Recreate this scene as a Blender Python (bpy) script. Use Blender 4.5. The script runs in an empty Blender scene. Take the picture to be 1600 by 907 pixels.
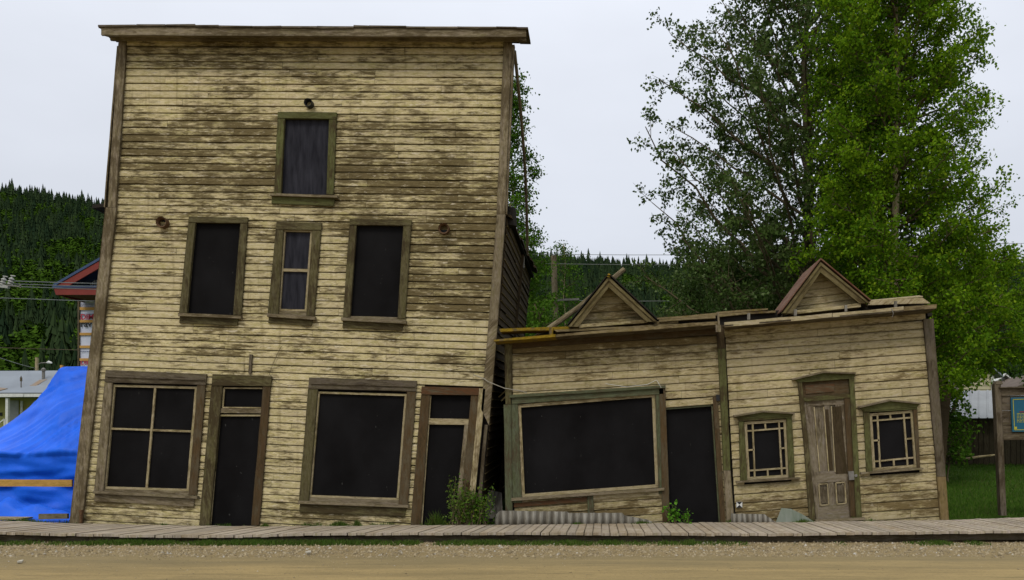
import bpy, math, random
import numpy as np
from mathutils import Vector, Matrix, noise
R = random.Random(7)
NR = np.random.default_rng(11)
rad = math.radians
sc = bpy.context.scene
col = sc.collection

# ------------------------------------------------------------------ camera, world, sun, exposure
CAMZ, FL, VX, VY = 1.7, 1280.0, 940.0, 700.0
cam_d = bpy.data.cameras.new("camera")
cam = bpy.data.objects.new("camera", cam_d); col.objects.link(cam)
cam.location = (0, 0, CAMZ); cam.rotation_euler = (rad(90), 0, 0)
cam_d.sensor_width = 36; cam_d.lens = 28.8
cam_d.shift_x = (800 - VX) / 1600; cam_d.shift_y = (VY - 453.5) / 1600
cam_d.clip_start = 0.1; cam_d.clip_end = 6000
sc.camera = cam
SUN_EL, SUN_AZ = rad(52), rad(200)      # azimuth clockwise from +Y
w = bpy.data.worlds.new("World"); sc.world = w; w.use_nodes = True
nt = w.node_tree; nt.nodes.clear()
wo = nt.nodes.new('ShaderNodeOutputWorld'); bg = nt.nodes.new('ShaderNodeBackground')
sky = nt.nodes.new('ShaderNodeTexSky'); sky.sky_type = 'NISHITA'; sky.sun_disc = False
sky.sun_elevation = SUN_EL; sky.sun_rotation = SUN_AZ
tc = nt.nodes.new('ShaderNodeTexCoord'); sx = nt.nodes.new('ShaderNodeSeparateXYZ')
mr = nt.nodes.new('ShaderNodeMapRange'); mr.inputs[1].default_value = 0.0; mr.inputs[2].default_value = 1.0
mr.inputs[3].default_value = 6.9; mr.inputs[4].default_value = 13.5
nz = nt.nodes.new('ShaderNodeTexNoise'); nz.inputs['Scale'].default_value = 2.2; nz.inputs['Detail'].default_value = 5
mp = nt.nodes.new('ShaderNodeMapping'); mp.inputs['Scale'].default_value = (1, 1, 2.6)
mr2 = nt.nodes.new('ShaderNodeMapRange'); mr2.inputs[3].default_value = 0.80; mr2.inputs[4].default_value = 1.15
mul = nt.nodes.new('ShaderNodeMath'); mul.operation = 'MULTIPLY'
vm = nt.nodes.new('ShaderNodeVectorMath'); vm.operation = 'SCALE'; vm.inputs[0].default_value = (0.915, 0.955, 1.045)
mx = nt.nodes.new('ShaderNodeMix'); mx.data_type = 'RGBA'; mx.inputs[0].default_value = 0.9
L = nt.links.new
L(tc.outputs['Generated'], sx.inputs[0]); L(sx.outputs['Z'], mr.inputs[0])
L(tc.outputs['Generated'], mp.inputs[0]); L(mp.outputs[0], nz.inputs['Vector']); L(nz.outputs[0], mr2.inputs[0])
L(mr.outputs[0], mul.inputs[0]); L(mr2.outputs[0], mul.inputs[1]); L(mul.outputs[0], vm.inputs['Scale'])
L(sky.outputs[0], mx.inputs[6]); L(vm.outputs[0], mx.inputs[7])
L(mx.outputs[2], bg.inputs[0]); bg.inputs[1].default_value = 0.1
L(bg.outputs[0], wo.inputs[0])
sd = bpy.data.lights.new("sun", 'SUN'); sd.energy = 1.5; sd.angle = rad(18); sd.color = (1, 0.94, 0.84)
so = bpy.data.objects.new("sun", sd); col.objects.link(so)
sun_dir = Vector((math.sin(SUN_AZ) * math.cos(SUN_EL), math.cos(SUN_AZ) * math.cos(SUN_EL), math.sin(SUN_EL)))
so.rotation_euler = sun_dir.to_track_quat('Z', 'Y').to_euler(); so.location = (0, -5, 30)
sc.view_settings.view_transform = 'Standard'; sc.view_settings.look = 'None'
sc.view_settings.exposure = 0.0; sc.view_settings.gamma = 1.0; sc.view_settings.use_curve_mapping = False
sc.render.engine = 'CYCLES'

# ------------------------------------------------------------------ helpers
def f(px, py, Y=16.0):
    """a point of the place at depth Y that the photograph shows at (px, py)"""
    return Vector(((px - VX) / FL * Y, Y, CAMZ + (VY - py) / FL * Y))

def interp(tab, y):
    if y <= tab[0][0]: 
        a, b = tab[0], tab[1]
    elif y >= tab[-1][0]:
        a, b = tab[-2], tab[-1]
    else:
        for a, b in zip(tab, tab[1:]):
            if a[0] <= y <= b[0]: break
    return a[1] + (b[1] - a[1]) * (y - a[0]) / (b[0] - a[0])

class MB:
    def __init__(s): s.v = []; s.f = []; s.uv = []; s.rn = []
    def face(s, idx, uvs, rns): s.f.append(idx); s.uv += uvs; s.rn += rns
    def poly(s, pts, uvs=None, r=None):
        b = len(s.v); s.v += [tuple(p) for p in pts]
        r = R.random() if r is None else r
        if uvs is None: uvs = [(p[0], p[2] + p[1]) for p in pts]
        s.face(list(range(b, b + len(pts))), uvs, [(r, .5)] * len(pts))
    def plank(s, q, t=0.03, seg=None, j=0.004, tv=None, prof=None, r=None):
        """board whose front face is the quad q (TL,TR,BR,BL); thickness goes away from the camera"""
        q = [Vector(p) for p in q]
        a = ((q[1] - q[0]).length + (q[2] - q[3]).length); b = ((q[3] - q[0]).length + (q[2] - q[1]).length)
        if b > a: q = [q[3], q[0], q[1], q[2]]; 
        ax = ((q[1] - q[0]) + (q[2] - q[3])); Ln = ax.length / 2; ax.normalize()
        pr = (q[0] - q[3]) + (q[1] - q[2]); pr.normalize()
        T = Vector((0, t, 0)) if tv is None else Vector(tv)
        seg = max(1, int(Ln / 0.45)) if seg is None else seg
        ou, ov = R.uniform(0, 40), R.uniform(0, 40); r = R.random() if r is None else r
        base = len(s.v); K = 4
        js = R.uniform(0, 100)
        for i in range(seg + 1):
            k = i / seg
            top = q[0].lerp(q[1], k); bot = q[3].lerp(q[2], k)
            top = top + pr * (j * 2 * noise.noise((js, k * Ln * 2.0, 0)) ) 
            bot = bot + pr * (j * 2 * noise.noise((js + 9, k * Ln * 2.0, 0)))
            s.v += [tuple(top), tuple(bot), tuple(bot + T), tuple(top + T)]
        def UV(i): p = Vector(s.v[i]); return (p.dot(ax) + ou, p.dot(pr) + p.y * .7 + ov)
        for i in range(seg):
            o = base + i * K; n = o + K
            for (x, y, fx, fy) in ((0, 1, 1, 0), (1, 2, 0, 0), (2, 3, 0, 1), (3, 0, 1, 1)):
                idx = [o + x, n + x, n + y, o + y] if False else [o + y, n + y, n + x, o + x]
                s.face(idx, [UV(v) for v in idx], [(r, fy), (r, fy), (r, fx), (r, fx)])
        for o in (base, base + seg * K):
            idx = [o, o + 1, o + 2, o + 3]
            s.face(idx, [UV(v) for v in idx], [(r, .5)] * 4)
    def bar(s, p0, p1, w, d, j=0.003, up=(0, 0, 1), r=None):
        """square bar between two points, w across and d deep (along Y)"""
        p0, p1 = Vector(p0), Vector(p1); ax = (p1 - p0).normalized()
        yv = Vector((0, 1, 0))
        if abs(ax.y) > .9: yv = Vector((1, 0, 0))
        pr = ax.cross(yv).normalized(); dd = pr.cross(ax).normalized()
        if dd.dot(yv) < 0: dd = -dd
        a = p0 - dd * d / 2; b = p1 - dd * d / 2; h = pr * w / 2
        s.plank([a + h, b + h, b - h, a - h], tv=dd * d, j=j, r=r)
    def tube(s, pts, rads, n=8, cap=True, r=None):
        pts = [Vector(p) for p in pts]; base = len(s.v); m = len(pts)
        if not hasattr(rads, '__len__'): rads = [rads] * m
        r = R.random() if r is None else r; acc = 0; us = []
        for i, p in enumerate(pts):
            d = (pts[min(i + 1, m - 1)] - pts[max(i - 1, 0)]).normalized()
            a = d.cross(Vector((0, 0, 1)) if abs(d.z) < .95 else Vector((1, 0, 0))).normalized(); b = d.cross(a)
            if i: acc += (p - pts[i - 1]).length
            us.append(acc)
            for k in range(n):
                t = 2 * math.pi * k / n
                s.v.append(tuple(p + (a * math.cos(t) + b * math.sin(t)) * rads[i]))
        for i in range(m - 1):
            for k in range(n):
                k2 = (k + 1) % n
                idx = [base + i * n + k, base + i * n + k2, base + (i + 1) * n + k2, base + (i + 1) * n + k]
                c = 2 * math.pi * rads[i] / n
                s.face(idx, [(us[i], k * c), (us[i], (k + 1) * c), (us[i + 1], (k + 1) * c), (us[i + 1], k * c)], [(r, .5)] * 4)
        if cap:
            for o in (base, base + (m - 1) * n):
                s.face(list(range(o, o + n)), [(0, 0)] * n, [(r, .5)] * n)
    def prism(s, pts, tv, r=None):
        """closed prism from a planar outline"""
        pts = [Vector(p) for p in pts]; tv = Vector(tv); n = len(pts); b = len(s.v)
        r = R.random() if r is None else r
        ou = R.uniform(0, 30)
        s.v += [tuple(p) for p in pts] + [tuple(p + tv) for p in pts]
        uv = lambda i: (s.v[i][0] + ou, s.v[i][2] + s.v[i][1])
        for idx in [list(range(b, b + n)), list(range(b + 2 * n - 1, b + n - 1, -1))] + \
                [[b + i, b + n + i, b + n + (i + 1) % n, b + (i + 1) % n] for i in range(n)]:
            s.face(idx, [uv(i) for i in idx], [(r, .5)] * len(idx))
    def build(s, name, mat, parent=None, smooth=False):
        me = bpy.data.meshes.new(name); me.from_pydata(s.v, [], s.f)
        for nm, dat in (("UVMap", s.uv), ("rnd", s.rn)):
            l = me.uv_layers.new(name=nm); l.data.foreach_set('uv', np.array(dat, dtype=np.float32).ravel())
        me.materials.append(mat)
        if smooth: me.polygons.foreach_set('use_smooth', [True] * len(me.polygons))
        me.update()
        return link(name, me, parent)

def link(name, me, parent=None):
    o = bpy.data.objects.new(name, me); col.objects.link(o)
    if parent is not None: adopt(o, parent)
    return o
def wloc(o):
    v = Vector(o.location)
    if o.parent: v = v + Vector(o.matrix_parent_inverse.translation) + wloc(o.parent)
    return v
def adopt(o, parent):
    o.parent = parent; o.matrix_parent_inverse = Matrix.Translation(-wloc(parent))
def empty(name, loc, label, cat, group=None):
    o = bpy.data.objects.new(name, None); o.location = loc; o.empty_display_size = .2; col.objects.link(o)
    return tag(o, label, cat, group)
def tag(o, label=None, cat=None, group=None, kind=None):
    if label: o['label'] = label
    if cat: o['category'] = cat
    if group: o['group'] = group
    if kind: o['kind'] = kind
    return o

def np_mesh(name, V, F, mat, rn=None, parent=None, smooth=False):
    """V (n,3), F (m,k) with constant k"""
    me = bpy.data.meshes.new(name); k = F.shape[1]
    me.vertices.add(len(V)); me.vertices.foreach_set('co', V.astype(np.float32).ravel())
    me.loops.add(F.size); me.loops.foreach_set('vertex_index', F.astype(np.int32).ravel())
    me.polygons.add(len(F)); me.polygons.foreach_set('loop_start', np.arange(0, F.size, k, dtype=np.int32))
    me.polygons.foreach_set('loop_total', np.full(len(F), k, dtype=np.int32))
    if smooth: me.polygons.foreach_set('use_smooth', np.ones(len(F), dtype=bool))
    me.update(calc_edges=True)
    if rn is not None:
        l = me.uv_layers.new(name='rnd'); l.data.foreach_set('uv', np.repeat(rn.astype(np.float32), k, axis=0).ravel())
    me.materials.append(mat); return link(name, me, parent)

# ------------------------------------------------------------------ materials
class NT:
    def __init__(s, name, rough=.85, spec=.25):
        s.m = bpy.data.materials.new(name); s.m.use_nodes = True; s.t = s.m.node_tree
        s.b = s.t.nodes['Principled BSDF']; s.b.inputs['Roughness'].default_value = rough
        s.b.inputs['Specular IOR Level'].default_value = spec
    def n(s, typ, **kw):
        x = s.t.nodes.new(typ)
        for k, v in kw.items(): setattr(x, k, v)
        return x
    def l(s, a, b): s.t.links.new(a, b)
    def put(s, sock, v):
        if hasattr(v, 'is_linked') or hasattr(v, 'links'): s.l(v, sock)
        else: sock.default_value = v
    def uv(s, name): return s.n('ShaderNodeUVMap', uv_map=name).outputs[0]
    def pos(s): return s.n('ShaderNodeNewGeometry').outputs['Position']
    def map(s, v, scale=(1, 1, 1), loc=(0, 0, 0)):
        x = s.n('ShaderNodeMapping'); s.l(v, x.inputs[0]); x.inputs['Scale'].default_value = scale
        x.inputs['Location'].default_value = loc; return x.outputs[0]
    def noise(s, v, scale, det=4, rough=.55, dist=0):
        x = s.n('ShaderNodeTexNoise'); s.l(v, x.inputs['Vector']); x.inputs['Scale'].default_value = scale
        x.inputs['Detail'].default_value = det; x.inputs['Roughness'].default_value = rough
        x.inputs['Distortion'].default_value = dist; return x.outputs[0]
    def math(s, op, a, b=0.0, c=None):
        x = s.n('ShaderNodeMath', operation=op); s.put(x.inputs[0], a); s.put(x.inputs[1], b)
        if c is not None: s.put(x.inputs[2], c)
        return x.outputs[0]
    def rng(s, v, a, b, c=0.0, d=1.0):
        x = s.n('ShaderNodeMapRange'); s.put(x.inputs[0], v)
        for i, q in enumerate((a, b, c, d)): s.put(x.inputs[i + 1], q)
        return x.outputs[0]
    def mix(s, fac, a, b, mode='MIX'):
        x = s.n('ShaderNodeMix', data_type='RGBA', blend_type=mode); s.put(x.inputs[0], fac)
        for i, q in ((6, a), (7, b)):
            if isinstance(q, tuple): q = (*q[:3], 1.0)
            s.put(x.inputs[i], q)
        return x.outputs[2]
    def sep(s, v):
        x = s.n('ShaderNodeSeparateXYZ'); s.l(v, x.inputs[0]); return x.outputs
    def color(s, v):
        if isinstance(v, tuple): v = (*v[:3], 1.0)
        s.put(s.b.inputs['Base Color'], v)
    def bump(s, h, dist=.004, st=.6):
        x = s.n('ShaderNodeBump'); x.inputs['Strength'].default_value = st; x.inputs['Distance'].default_value = dist
        s.l(h, x.inputs['Height']); s.l(x.outputs[0], s.b.inputs['Normal'])

def wood(name, A, B, C, bare=.5, edge=.5, big=1.0, var=.3, rough=.85, moss=None, zones=(), mott=1.0, warm=1.0, vv=.14, contrast=0.0):
    """weathered board: paint A, dirtier paint B, bare wood C; 'bare' is how much shows; zones = heavier wear (z0, z1, x0, x1, amount)"""
    A, B, C = ((c_[0], c_[1] * (1 - .07 * warm), c_[2] * (1 - .32 * warm)) for c_ in (A, B, C))
    m = NT(name, rough, .12); uv = m.uv('UVMap'); rn = m.sep(m.uv('rnd')); pos = m.pos(); ps = m.sep(pos)
    n1 = m.noise(m.map(uv, (1.1, 5, 1)), 1.0, 4, .6)
    nb = m.noise(m.map(uv, (2.0, 7.5, 1), (3, 7, 0)), 1.0, 5, .62, .25)
    n2 = m.noise(m.map(uv, (3.6, 19, 1)), 1.0, 6, .70, .3)
    n3 = m.noise(m.map(uv, (10, 95, 1)), 1.0, 3, .6)
    n4 = m.noise(m.map(pos, (.5, .5, 1.1)), 1.5, 4, .55)
    n5 = m.noise(m.map(uv, (5, 16, 1), (11, 3, 0)), 1.7, 6, .72)
    bias = m.math('ADD', m.math('MULTIPLY', m.math('SUBTRACT', n4, .5), .42 * big), m.math('MULTIPLY', m.math('SUBTRACT', rn[0], .5), var * .30))
    for (z0, z1, x0, x1, am) in zones:
        q = m.math('MULTIPLY', m.rng(ps[2], z0, z0 + .35), m.rng(ps[2], z1, z1 - .35))
        q = m.math('MULTIPLY', q, m.math('MULTIPLY', m.rng(ps[0], x0, x0 + 1.2), m.rng(ps[0], x1, x1 - 1.2)))
        bias = m.math('ADD', bias, m.math('MULTIPLY', q, am))
    light = (min(1, A[0] * 1.16), min(1, A[1] * 1.17), min(1, A[2] * 1.3))
    k = m.math('SUBTRACT', m.math('ADD', m.math('MULTIPLY', nb, .75), m.math('MULTIPLY', n1, .25)), m.math('MULTIPLY', bias, .35))
    c = m.mix(m.rng(k, .40, .60), B, A)
    hv = m.noise(m.map(uv, (1.6, 8, 1), (21, 5, 0)), 1.3, 4, .6)
    c = m.mix(m.rng(hv, .52, .68, 0, .55), c, (A[0] * .86, A[1] * .80, min(1, A[2] * 1.12)))
    c = m.mix(m.rng(hv, .48, .34, 0, .6), c, (A[0] * .70, A[1] * .76, A[2] * .52))
    c = m.mix(m.rng(m.math('ADD', n5, m.math('MULTIPLY', k, .25)), .56, .72, 0, .9), c, light)
    th = m.math('ADD', m.math('ADD', m.math('MULTIPLY', n2, .55), m.math('MULTIPLY', nb, .45)), bias)
    lo = .76 - bare * .46
    mask = m.rng(th, lo, lo + .09)
    C2 = m.mix(m.rng(n3, .3, .7), tuple(x * .65 for x in C), tuple(min(1, x * 1.45) for x in C))
    c = m.mix(m.math('MULTIPLY', mask, .92), c, C2)
    c = m.mix(m.rng(th, lo - .05, lo + .02, 0, .30 * mott), c, C)          # grime creeping ahead of the bare patches
    if contrast:
        n6 = m.noise(m.map(uv, (7, 30, 1), (5, 9, 0)), 1.0, 5, .72, .5)
        c = m.mix(m.rng(m.math('ADD', n6, m.math('MULTIPLY', bias, .6)), .585, .645, 0, .8 * contrast), c, tuple(x * .85 for x in C))
        n7 = m.noise(m.map(uv, (4.5, 20, 1), (15, 2, 0)), 1.0, 5, .7, .4)
        c = m.mix(m.rng(m.math('SUBTRACT', n7, m.math('MULTIPLY', bias, .2)), .57, .66, 0, .75 * contrast), c, (min(1, A[0] * 1.24), min(1, A[1] * 1.29), min(1, A[2] * 1.75)))
        st = m.noise(m.map(pos, (9, 9, .55)), 1.0, 3, .6)
        c = m.mix(m.rng(st, .56, .70, 0, .38 * contrast), c, tuple(x * 1.3 for x in C))
    fr = rn[1]                                          # 0 lower lap .. 1 upper edge: dirt in the laps, with their shadow lines deepened in colour
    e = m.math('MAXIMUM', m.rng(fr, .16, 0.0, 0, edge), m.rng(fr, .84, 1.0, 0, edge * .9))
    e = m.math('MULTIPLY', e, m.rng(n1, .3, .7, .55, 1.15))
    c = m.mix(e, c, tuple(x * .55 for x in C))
    hs = m.n('ShaderNodeHueSaturation'); m.l(c, hs.inputs['Color']); m.l(m.rng(rn[0], 0, 1, 1 - vv, 1 + vv * .85), hs.inputs['Value'])
    fin = m.mix(m.rng(n3, .25, .8, 0, .30), hs.outputs[0], m.mix(.5, hs.outputs[0], tuple(x * .6 for x in C)))
    if moss:
        g = m.noise(m.map(pos, (1.5, 1.5, 1)), 2.6, 6, .7)
        fin = m.mix(m.rng(g, moss[1], moss[1] + .10, 0, .9), fin, m.mix(m.rng(n5, .35, .6), tuple(x * .55 for x in moss[0]), moss[0]))
    m.color(fin); h = m.math('ADD', m.math('MULTIPLY', n3, .6), m.math('MULTIPLY', mask, -.5))
    m.bump(h, .007, .9); return m.m

def simple(name, A, B=None, scale=4, rough=.7, spec=.3, bump=0, metal=0, stretch=(1, 1, 1), lo=.35, hi=.65):
    m = NT(name, rough, spec); p = m.map(m.pos(), stretch)
    B = B or tuple(x * .7 for x in A); n = m.noise(p, scale, 5, .6)
    m.color(m.mix(m.rng(n, lo, hi), A, B)); m.b.inputs['Metallic'].default_value = metal
    if bump: m.bump(m.noise(p, scale * 4, 4), bump)
    return m.m

def leafmat(name, A, B, C, tr=.35):
    m = NT(name, .75, .08); rn = m.sep(m.uv('rnd'))
    c = m.mix(rn[0], A, B); c = m.mix(m.rng(rn[1], .75, 1.0, 0, .8), c, C)
    m.color(c); tl = m.n('ShaderNodeBsdfTranslucent'); m.l(c, tl.inputs[0])
    ms = m.n('ShaderNodeMixShader'); ms.inputs[0].default_value = tr
    m.l(m.b.outputs[0], ms.inputs[1]); m.l(tl.outputs[0], ms.inputs[2])
    m.l(ms.outputs[0], m.t.nodes['Material Output'].inputs[0]); return m.m

M = {}
Z_TALL = ((6.3, 8.2, -12, 2, .075), (5.6, 6.6, -12, 2, .04), (4.1, 6.3, -5.2, 0, .10), (8.9, 9.9, -12, 2, .03), (.1, .75, -12, 2, .05))
Z_LOW = ((3.2, 4.5, -3, 2.8, .12), (.1, .95, -3, 8, .10), (3.6, 4.9, 2.2, 7.5, .05))
M['siding'] = wood('siding_paint', (.54, .475, .30), (.41, .36, .19), (.100, .078, .038), bare=.52, edge=.42, warm=.62, vv=.12, contrast=1, big=1.0, zones=Z_TALL)
M['siding_low'] = wood('siding_low_paint', (.425, .37, .24), (.305, .262, .145), (.115, .086, .042), bare=.44, edge=.42, warm=.68, vv=.16, contrast=.85, big=1.2, zones=Z_LOW)
M['trim'] = wood('olive_trim', (.112, .10, .052), (.070, .064, .026), (.045, .034, .018), bare=.6, edge=.4, big=1, warm=.6, contrast=.7)
M['trim_green'] = wood('green_trim', (.10, .108, .042), (.065, .064, .026), (.05, .038, .02), bare=.55, edge=.4, big=1, warm=.6, contrast=.6)
M['green_old'] = wood('faded_green_trim', (.095, .112, .062), (.066, .070, .04), (.07, .055, .034), bare=.6, edge=.4, big=1, warm=.4, contrast=.6)
M['grey'] = wood('grey_timber', (.22, .185, .125), (.145, .12, .072), (.08, .062, .036), bare=.55, edge=.4, big=.9, warm=.45, contrast=.6)
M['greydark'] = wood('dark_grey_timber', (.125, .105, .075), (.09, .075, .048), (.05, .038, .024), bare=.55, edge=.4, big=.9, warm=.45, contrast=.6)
M['rake'] = wood('gable_rake_timber', (.15, .13, .078), (.105, .088, .045), (.06, .045, .025), bare=.5, edge=.3, big=.8)
M['brown'] = wood('brown_trim', (.075, .046, .019), (.05, .034, .016), (.085, .068, .042), bare=.55, edge=.35, big=1, warm=.25, contrast=.7)
M['rusty'] = wood('rust_stained_board', (.09, .038, .014), (.07, .045, .024), (.09, .074, .046), bare=.55, edge=.25, big=1, warm=.2)
M['cream'] = wood('cream_sash', (.36, .31, .20), (.25, .205, .12), (.11, .085, .045), warm=.55, bare=.50, edge=.15, big=.3)
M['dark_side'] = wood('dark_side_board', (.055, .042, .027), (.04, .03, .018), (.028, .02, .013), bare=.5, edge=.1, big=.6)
M['side_edge'] = wood('weathered_board_edge', (.19, .155, .085), (.13, .10, .055), (.07, .055, .03), bare=.5, edge=.1)
M['mossy'] = wood('mossy_board', (.16, .125, .07), (.11, .085, .045), (.07, .055, .032), bare=.5, edge=.1, moss=((.26, .17, .010), .40))
M['yellowed'] = wood('yellowed_timber', (.20, .15, .075), (.14, .105, .05), (.08, .06, .032), bare=.5, edge=.25, warm=.7, contrast=.6)
M['roofwood'] = wood('roof_board', (.24, .20, .13), (.15, .12, .07), (.07, .05, .03), bare=.55, edge=.3, moss=((.18, .13, .025), .58))
M['peel'] = wood('peeling_metal_trim', (.40, .36, .28), (.27, .23, .16), (.13, .085, .045), bare=.42, edge=.15)
M['walk'] = wood('boardwalk_board', (.40, .345, .265), (.32, .268, .20), (.24, .19, .13), bare=.47, edge=.6, big=1.1, var=.5, warm=.25, vv=.24)
M['black'] = (lambda m: (m.color(m.mix(m.rng(m.noise(m.map(m.pos(), (1, 1, .7)), 1.3, 5), .3, .75), m.mix(m.rng(m.noise(m.map(m.pos(), (1, 1, .6)), 16, 1), .775, .80), (.0055, .005, .005), (.05, .05, .045)), m.mix(m.rng(m.noise(m.map(m.pos(), (1, 1, .5)), 11, 2), .74, .78), (.012, .0115, .012), (.035, .035, .032)))), m.m)[1])(NT('black_plywood', .85, .04))
M['black_grey'] = (lambda m: (m.color(m.mix(m.rng(m.noise(m.map(m.pos(), (9, 1, 1.2)), 1.5, 5), .35, .7), (.014, .014, .018), (.034, .034, .042))), m.m)[1])(NT('faded_black_plywood', .8, .06))
M['void'] = simple('dark_sheathing', (.02, .016, .011), (.012, .01, .008), 3, .95)
M['doorwood'] = wood('bare_door_wood', (.21, .178, .125), (.14, .115, .075), (.075, .057, .036), bare=.56, edge=.1, big=.9, warm=.35, contrast=.8)
M['rust'] = simple('rusty_metal', (.07, .034, .016), (.12, .065, .025), 30, .85, bump=.003)
M['rustroof'] = simple('rusty_roof_sheet', (.085, .026, .012), (.15, .085, .045), 4.5, .8, bump=.003)
M['metal'] = simple('weathered_galvanised', (.25, .235, .20), (.10, .088, .065), 3, .75, .2, stretch=(6, 1, .5))
M['metal_green'] = simple('stained_galvanised', (.20, .22, .18), (.13, .16, .11), 5, .6, .4, stretch=(2, 1, .4))
M['steel'] = simple('grey_steel', (.18, .17, .15), (.12, .11, .09), 9, .6, .4)
M['cable'] = simple('dusty_cable', (.34, .32, .26), (.25, .23, .18), 9, .7, .2)
M['porcelain'] = simple('grey_porcelain', (.34, .34, .30), (.24, .24, .21), 9, .5, .4)
M['scrap'] = simple('dusty_paper', (.45, .42, .34), (.36, .33, .26), 9, .9, .1)
M['white'] = simple('white_paint', (.62, .62, .58), (.5, .5, .46), 6, .6)
M['blackpaint'] = simple('black_paint', (.012, .012, .012), (.02, .02, .02), 6, .6)
M['lumber'] = wood('new_lumber', (.50, .31, .10), (.40, .25, .08), (.25, .15, .06), bare=.22, edge=.1)

# ------------------------------------------------------------------ terrain
RIDGE = [(-900, 235), (-400, 262), (0, 306), (60, 313), (165, 331), (300, 350), (500, 375), (700, 398), (870, 414), (940, 420), (1000, 426),
         (1100, 430), (1300, 436), (1560, 432), (1600, 424), (2000, 395), (2600, 370)]
def gz(x, y):
    """height of the ground"""
    if y < 16: b = .12
    elif y < 36: b = .12 + (y - 16) * .062
    else: b = 1.36 + (y - 36) * .004
    if y > 115:
        px = VX + FL * x / y
        py = interp(RIDGE, px) + 5
        hr = CAMZ + (VY - py) / FL * 600
        t = min(1.15, (y - 115) / 485)
        t2 = t if t <= 1 else 1 - (t - 1) * .8
        b += (hr - b) * (t2 ** 1.12) + 5 * noise.noise((x / 60, y / 60, 0)) * min(1, t * 3) * (1 if t < .9 else .4)
    return b

xs = sorted(set(list(np.linspace(-900, -60, 43)) + list(np.linspace(-60, 60, 61)) + list(np.linspace(60, 900, 43))))
ys = [-60, -20, 0, 8, 11, 12, 13, 14, 15, 16] + list(np.linspace(17, 40, 24)) + list(np.linspace(44, 115, 14)) + list(np.linspace(125, 700, 58)) + [800, 1400, 3000]
V = [(x, y, gz(x, y)) for y in ys for x in xs]; nx = len(xs)
F = [(j * nx + i, j * nx + i + 1, (j + 1) * nx + i + 1, (j + 1) * nx + i) for j in range(len(ys) - 1) for i in range(nx - 1)]
m = NT('ground_dirt', .95, .1); p = m.pos(); ps = m.sep(p)
n1 = m.noise(p, 3.0, 6, .65); n2 = m.noise(p, 38, 3, .6)
dirt = m.mix(m.rng(n1, .3, .7), (.25, .185, .085), (.33, .25, .125)); dirt = m.mix(m.rng(n2, .35, .65, 0, .5), dirt, (.13, .105, .06))
grass_c = m.mix(m.rng(n1, .35, .65), (.035, .075, .010), (.055, .10, .014))
c = m.mix(m.rng(m.math('ADD', ps[1], m.math('MULTIPLY', n1, 1.0)), 15.4, 16.2), dirt, grass_c)
c = m.mix(m.rng(ps[1], 105, 130), c, (.02, .035, .01)); m.color(c); m.bump(n2, .03, .7)
me = bpy.data.meshes.new('ground'); me.from_pydata(V, [], F); me.materials.append(m.m)
me.polygons.foreach_set('use_smooth', [True] * len(F)); tag(link('ground', me), kind='structure')

# dirt road, slightly rutted, with a ragged edge against the gravel shoulder
V = []; F = []; NX, NY = 260, 34
for j in range(NY):
    for i in range(NX):
        x = -32 + 62 * i / (NX - 1); y = -14 + 26.05 * (j / (NY - 1)) ** .6
        if j == NY - 1: y += .26 * noise.noise((x * .5, 3, 0)) + .09 * noise.noise((x * 4, 7, 0))
        z = .132 + .020 * noise.noise((x * .12, y * 1.6, 0)) + .010 * noise.noise((x * 1.5, y * 5, 2))
        if j == NY - 1: z = .118
        V.append((x, y, z))
F = [(j * NX + i, j * NX + i + 1, (j + 1) * NX + i + 1, (j + 1) * NX + i) for j in range(NY - 1) for i in range(NX - 1)]
m = NT('road_dirt', .93, .12); p = m.pos()
n1 = m.noise(m.map(p, (.3, 1.7, 1)), 1.3, 6, .65); n2 = m.noise(m.map(p, (1, 1.6, 1)), 26, 4, .65); n3 = m.noise(m.map(p, (.35, 3.4, 1)), 1.5, 7, .72, .6)
n4 = m.noise(p, 90, 2, .5); ps = m.sep(p)
c = m.mix(m.rng(n1, .32, .68), (.375, .275, .120), (.225, .170, .078)); c = m.mix(m.rng(n3, .54, .66, 0, .5), c, (.15, .115, .055))
c = m.mix(m.rng(n2, .52, .70, 0, .5), c, (.14, .11, .06)); c = m.mix(m.rng(n4, .68, .78, 0, .6), c, (.40, .34, .24))
c = m.mix(m.rng(m.math('ADD', ps[1], m.math('MULTIPLY', n1, 1.2)), 11.0, 12.1, 0, .55), c, (.19, .155, .085))
nk = m.noise(m.map(p, (.6, 1.5, 1)), 5.5, 6, .75); c = m.mix(m.rng(nk, .57, .70, 0, .6), c, (.15, .118, .062))

m.color(c); m.bump(m.math('ADD', m.math('MULTIPLY', n3, .8), m.math('MULTIPLY', n2, .5)), .035, .8)
me = bpy.data.meshes.new('road'); me.from_pydata(V, [], F); me.materials.append(m.m)
me.polygons.foreach_set('use_smooth', [True] * len(F)); tag(link('road', me), kind='structure')

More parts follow.
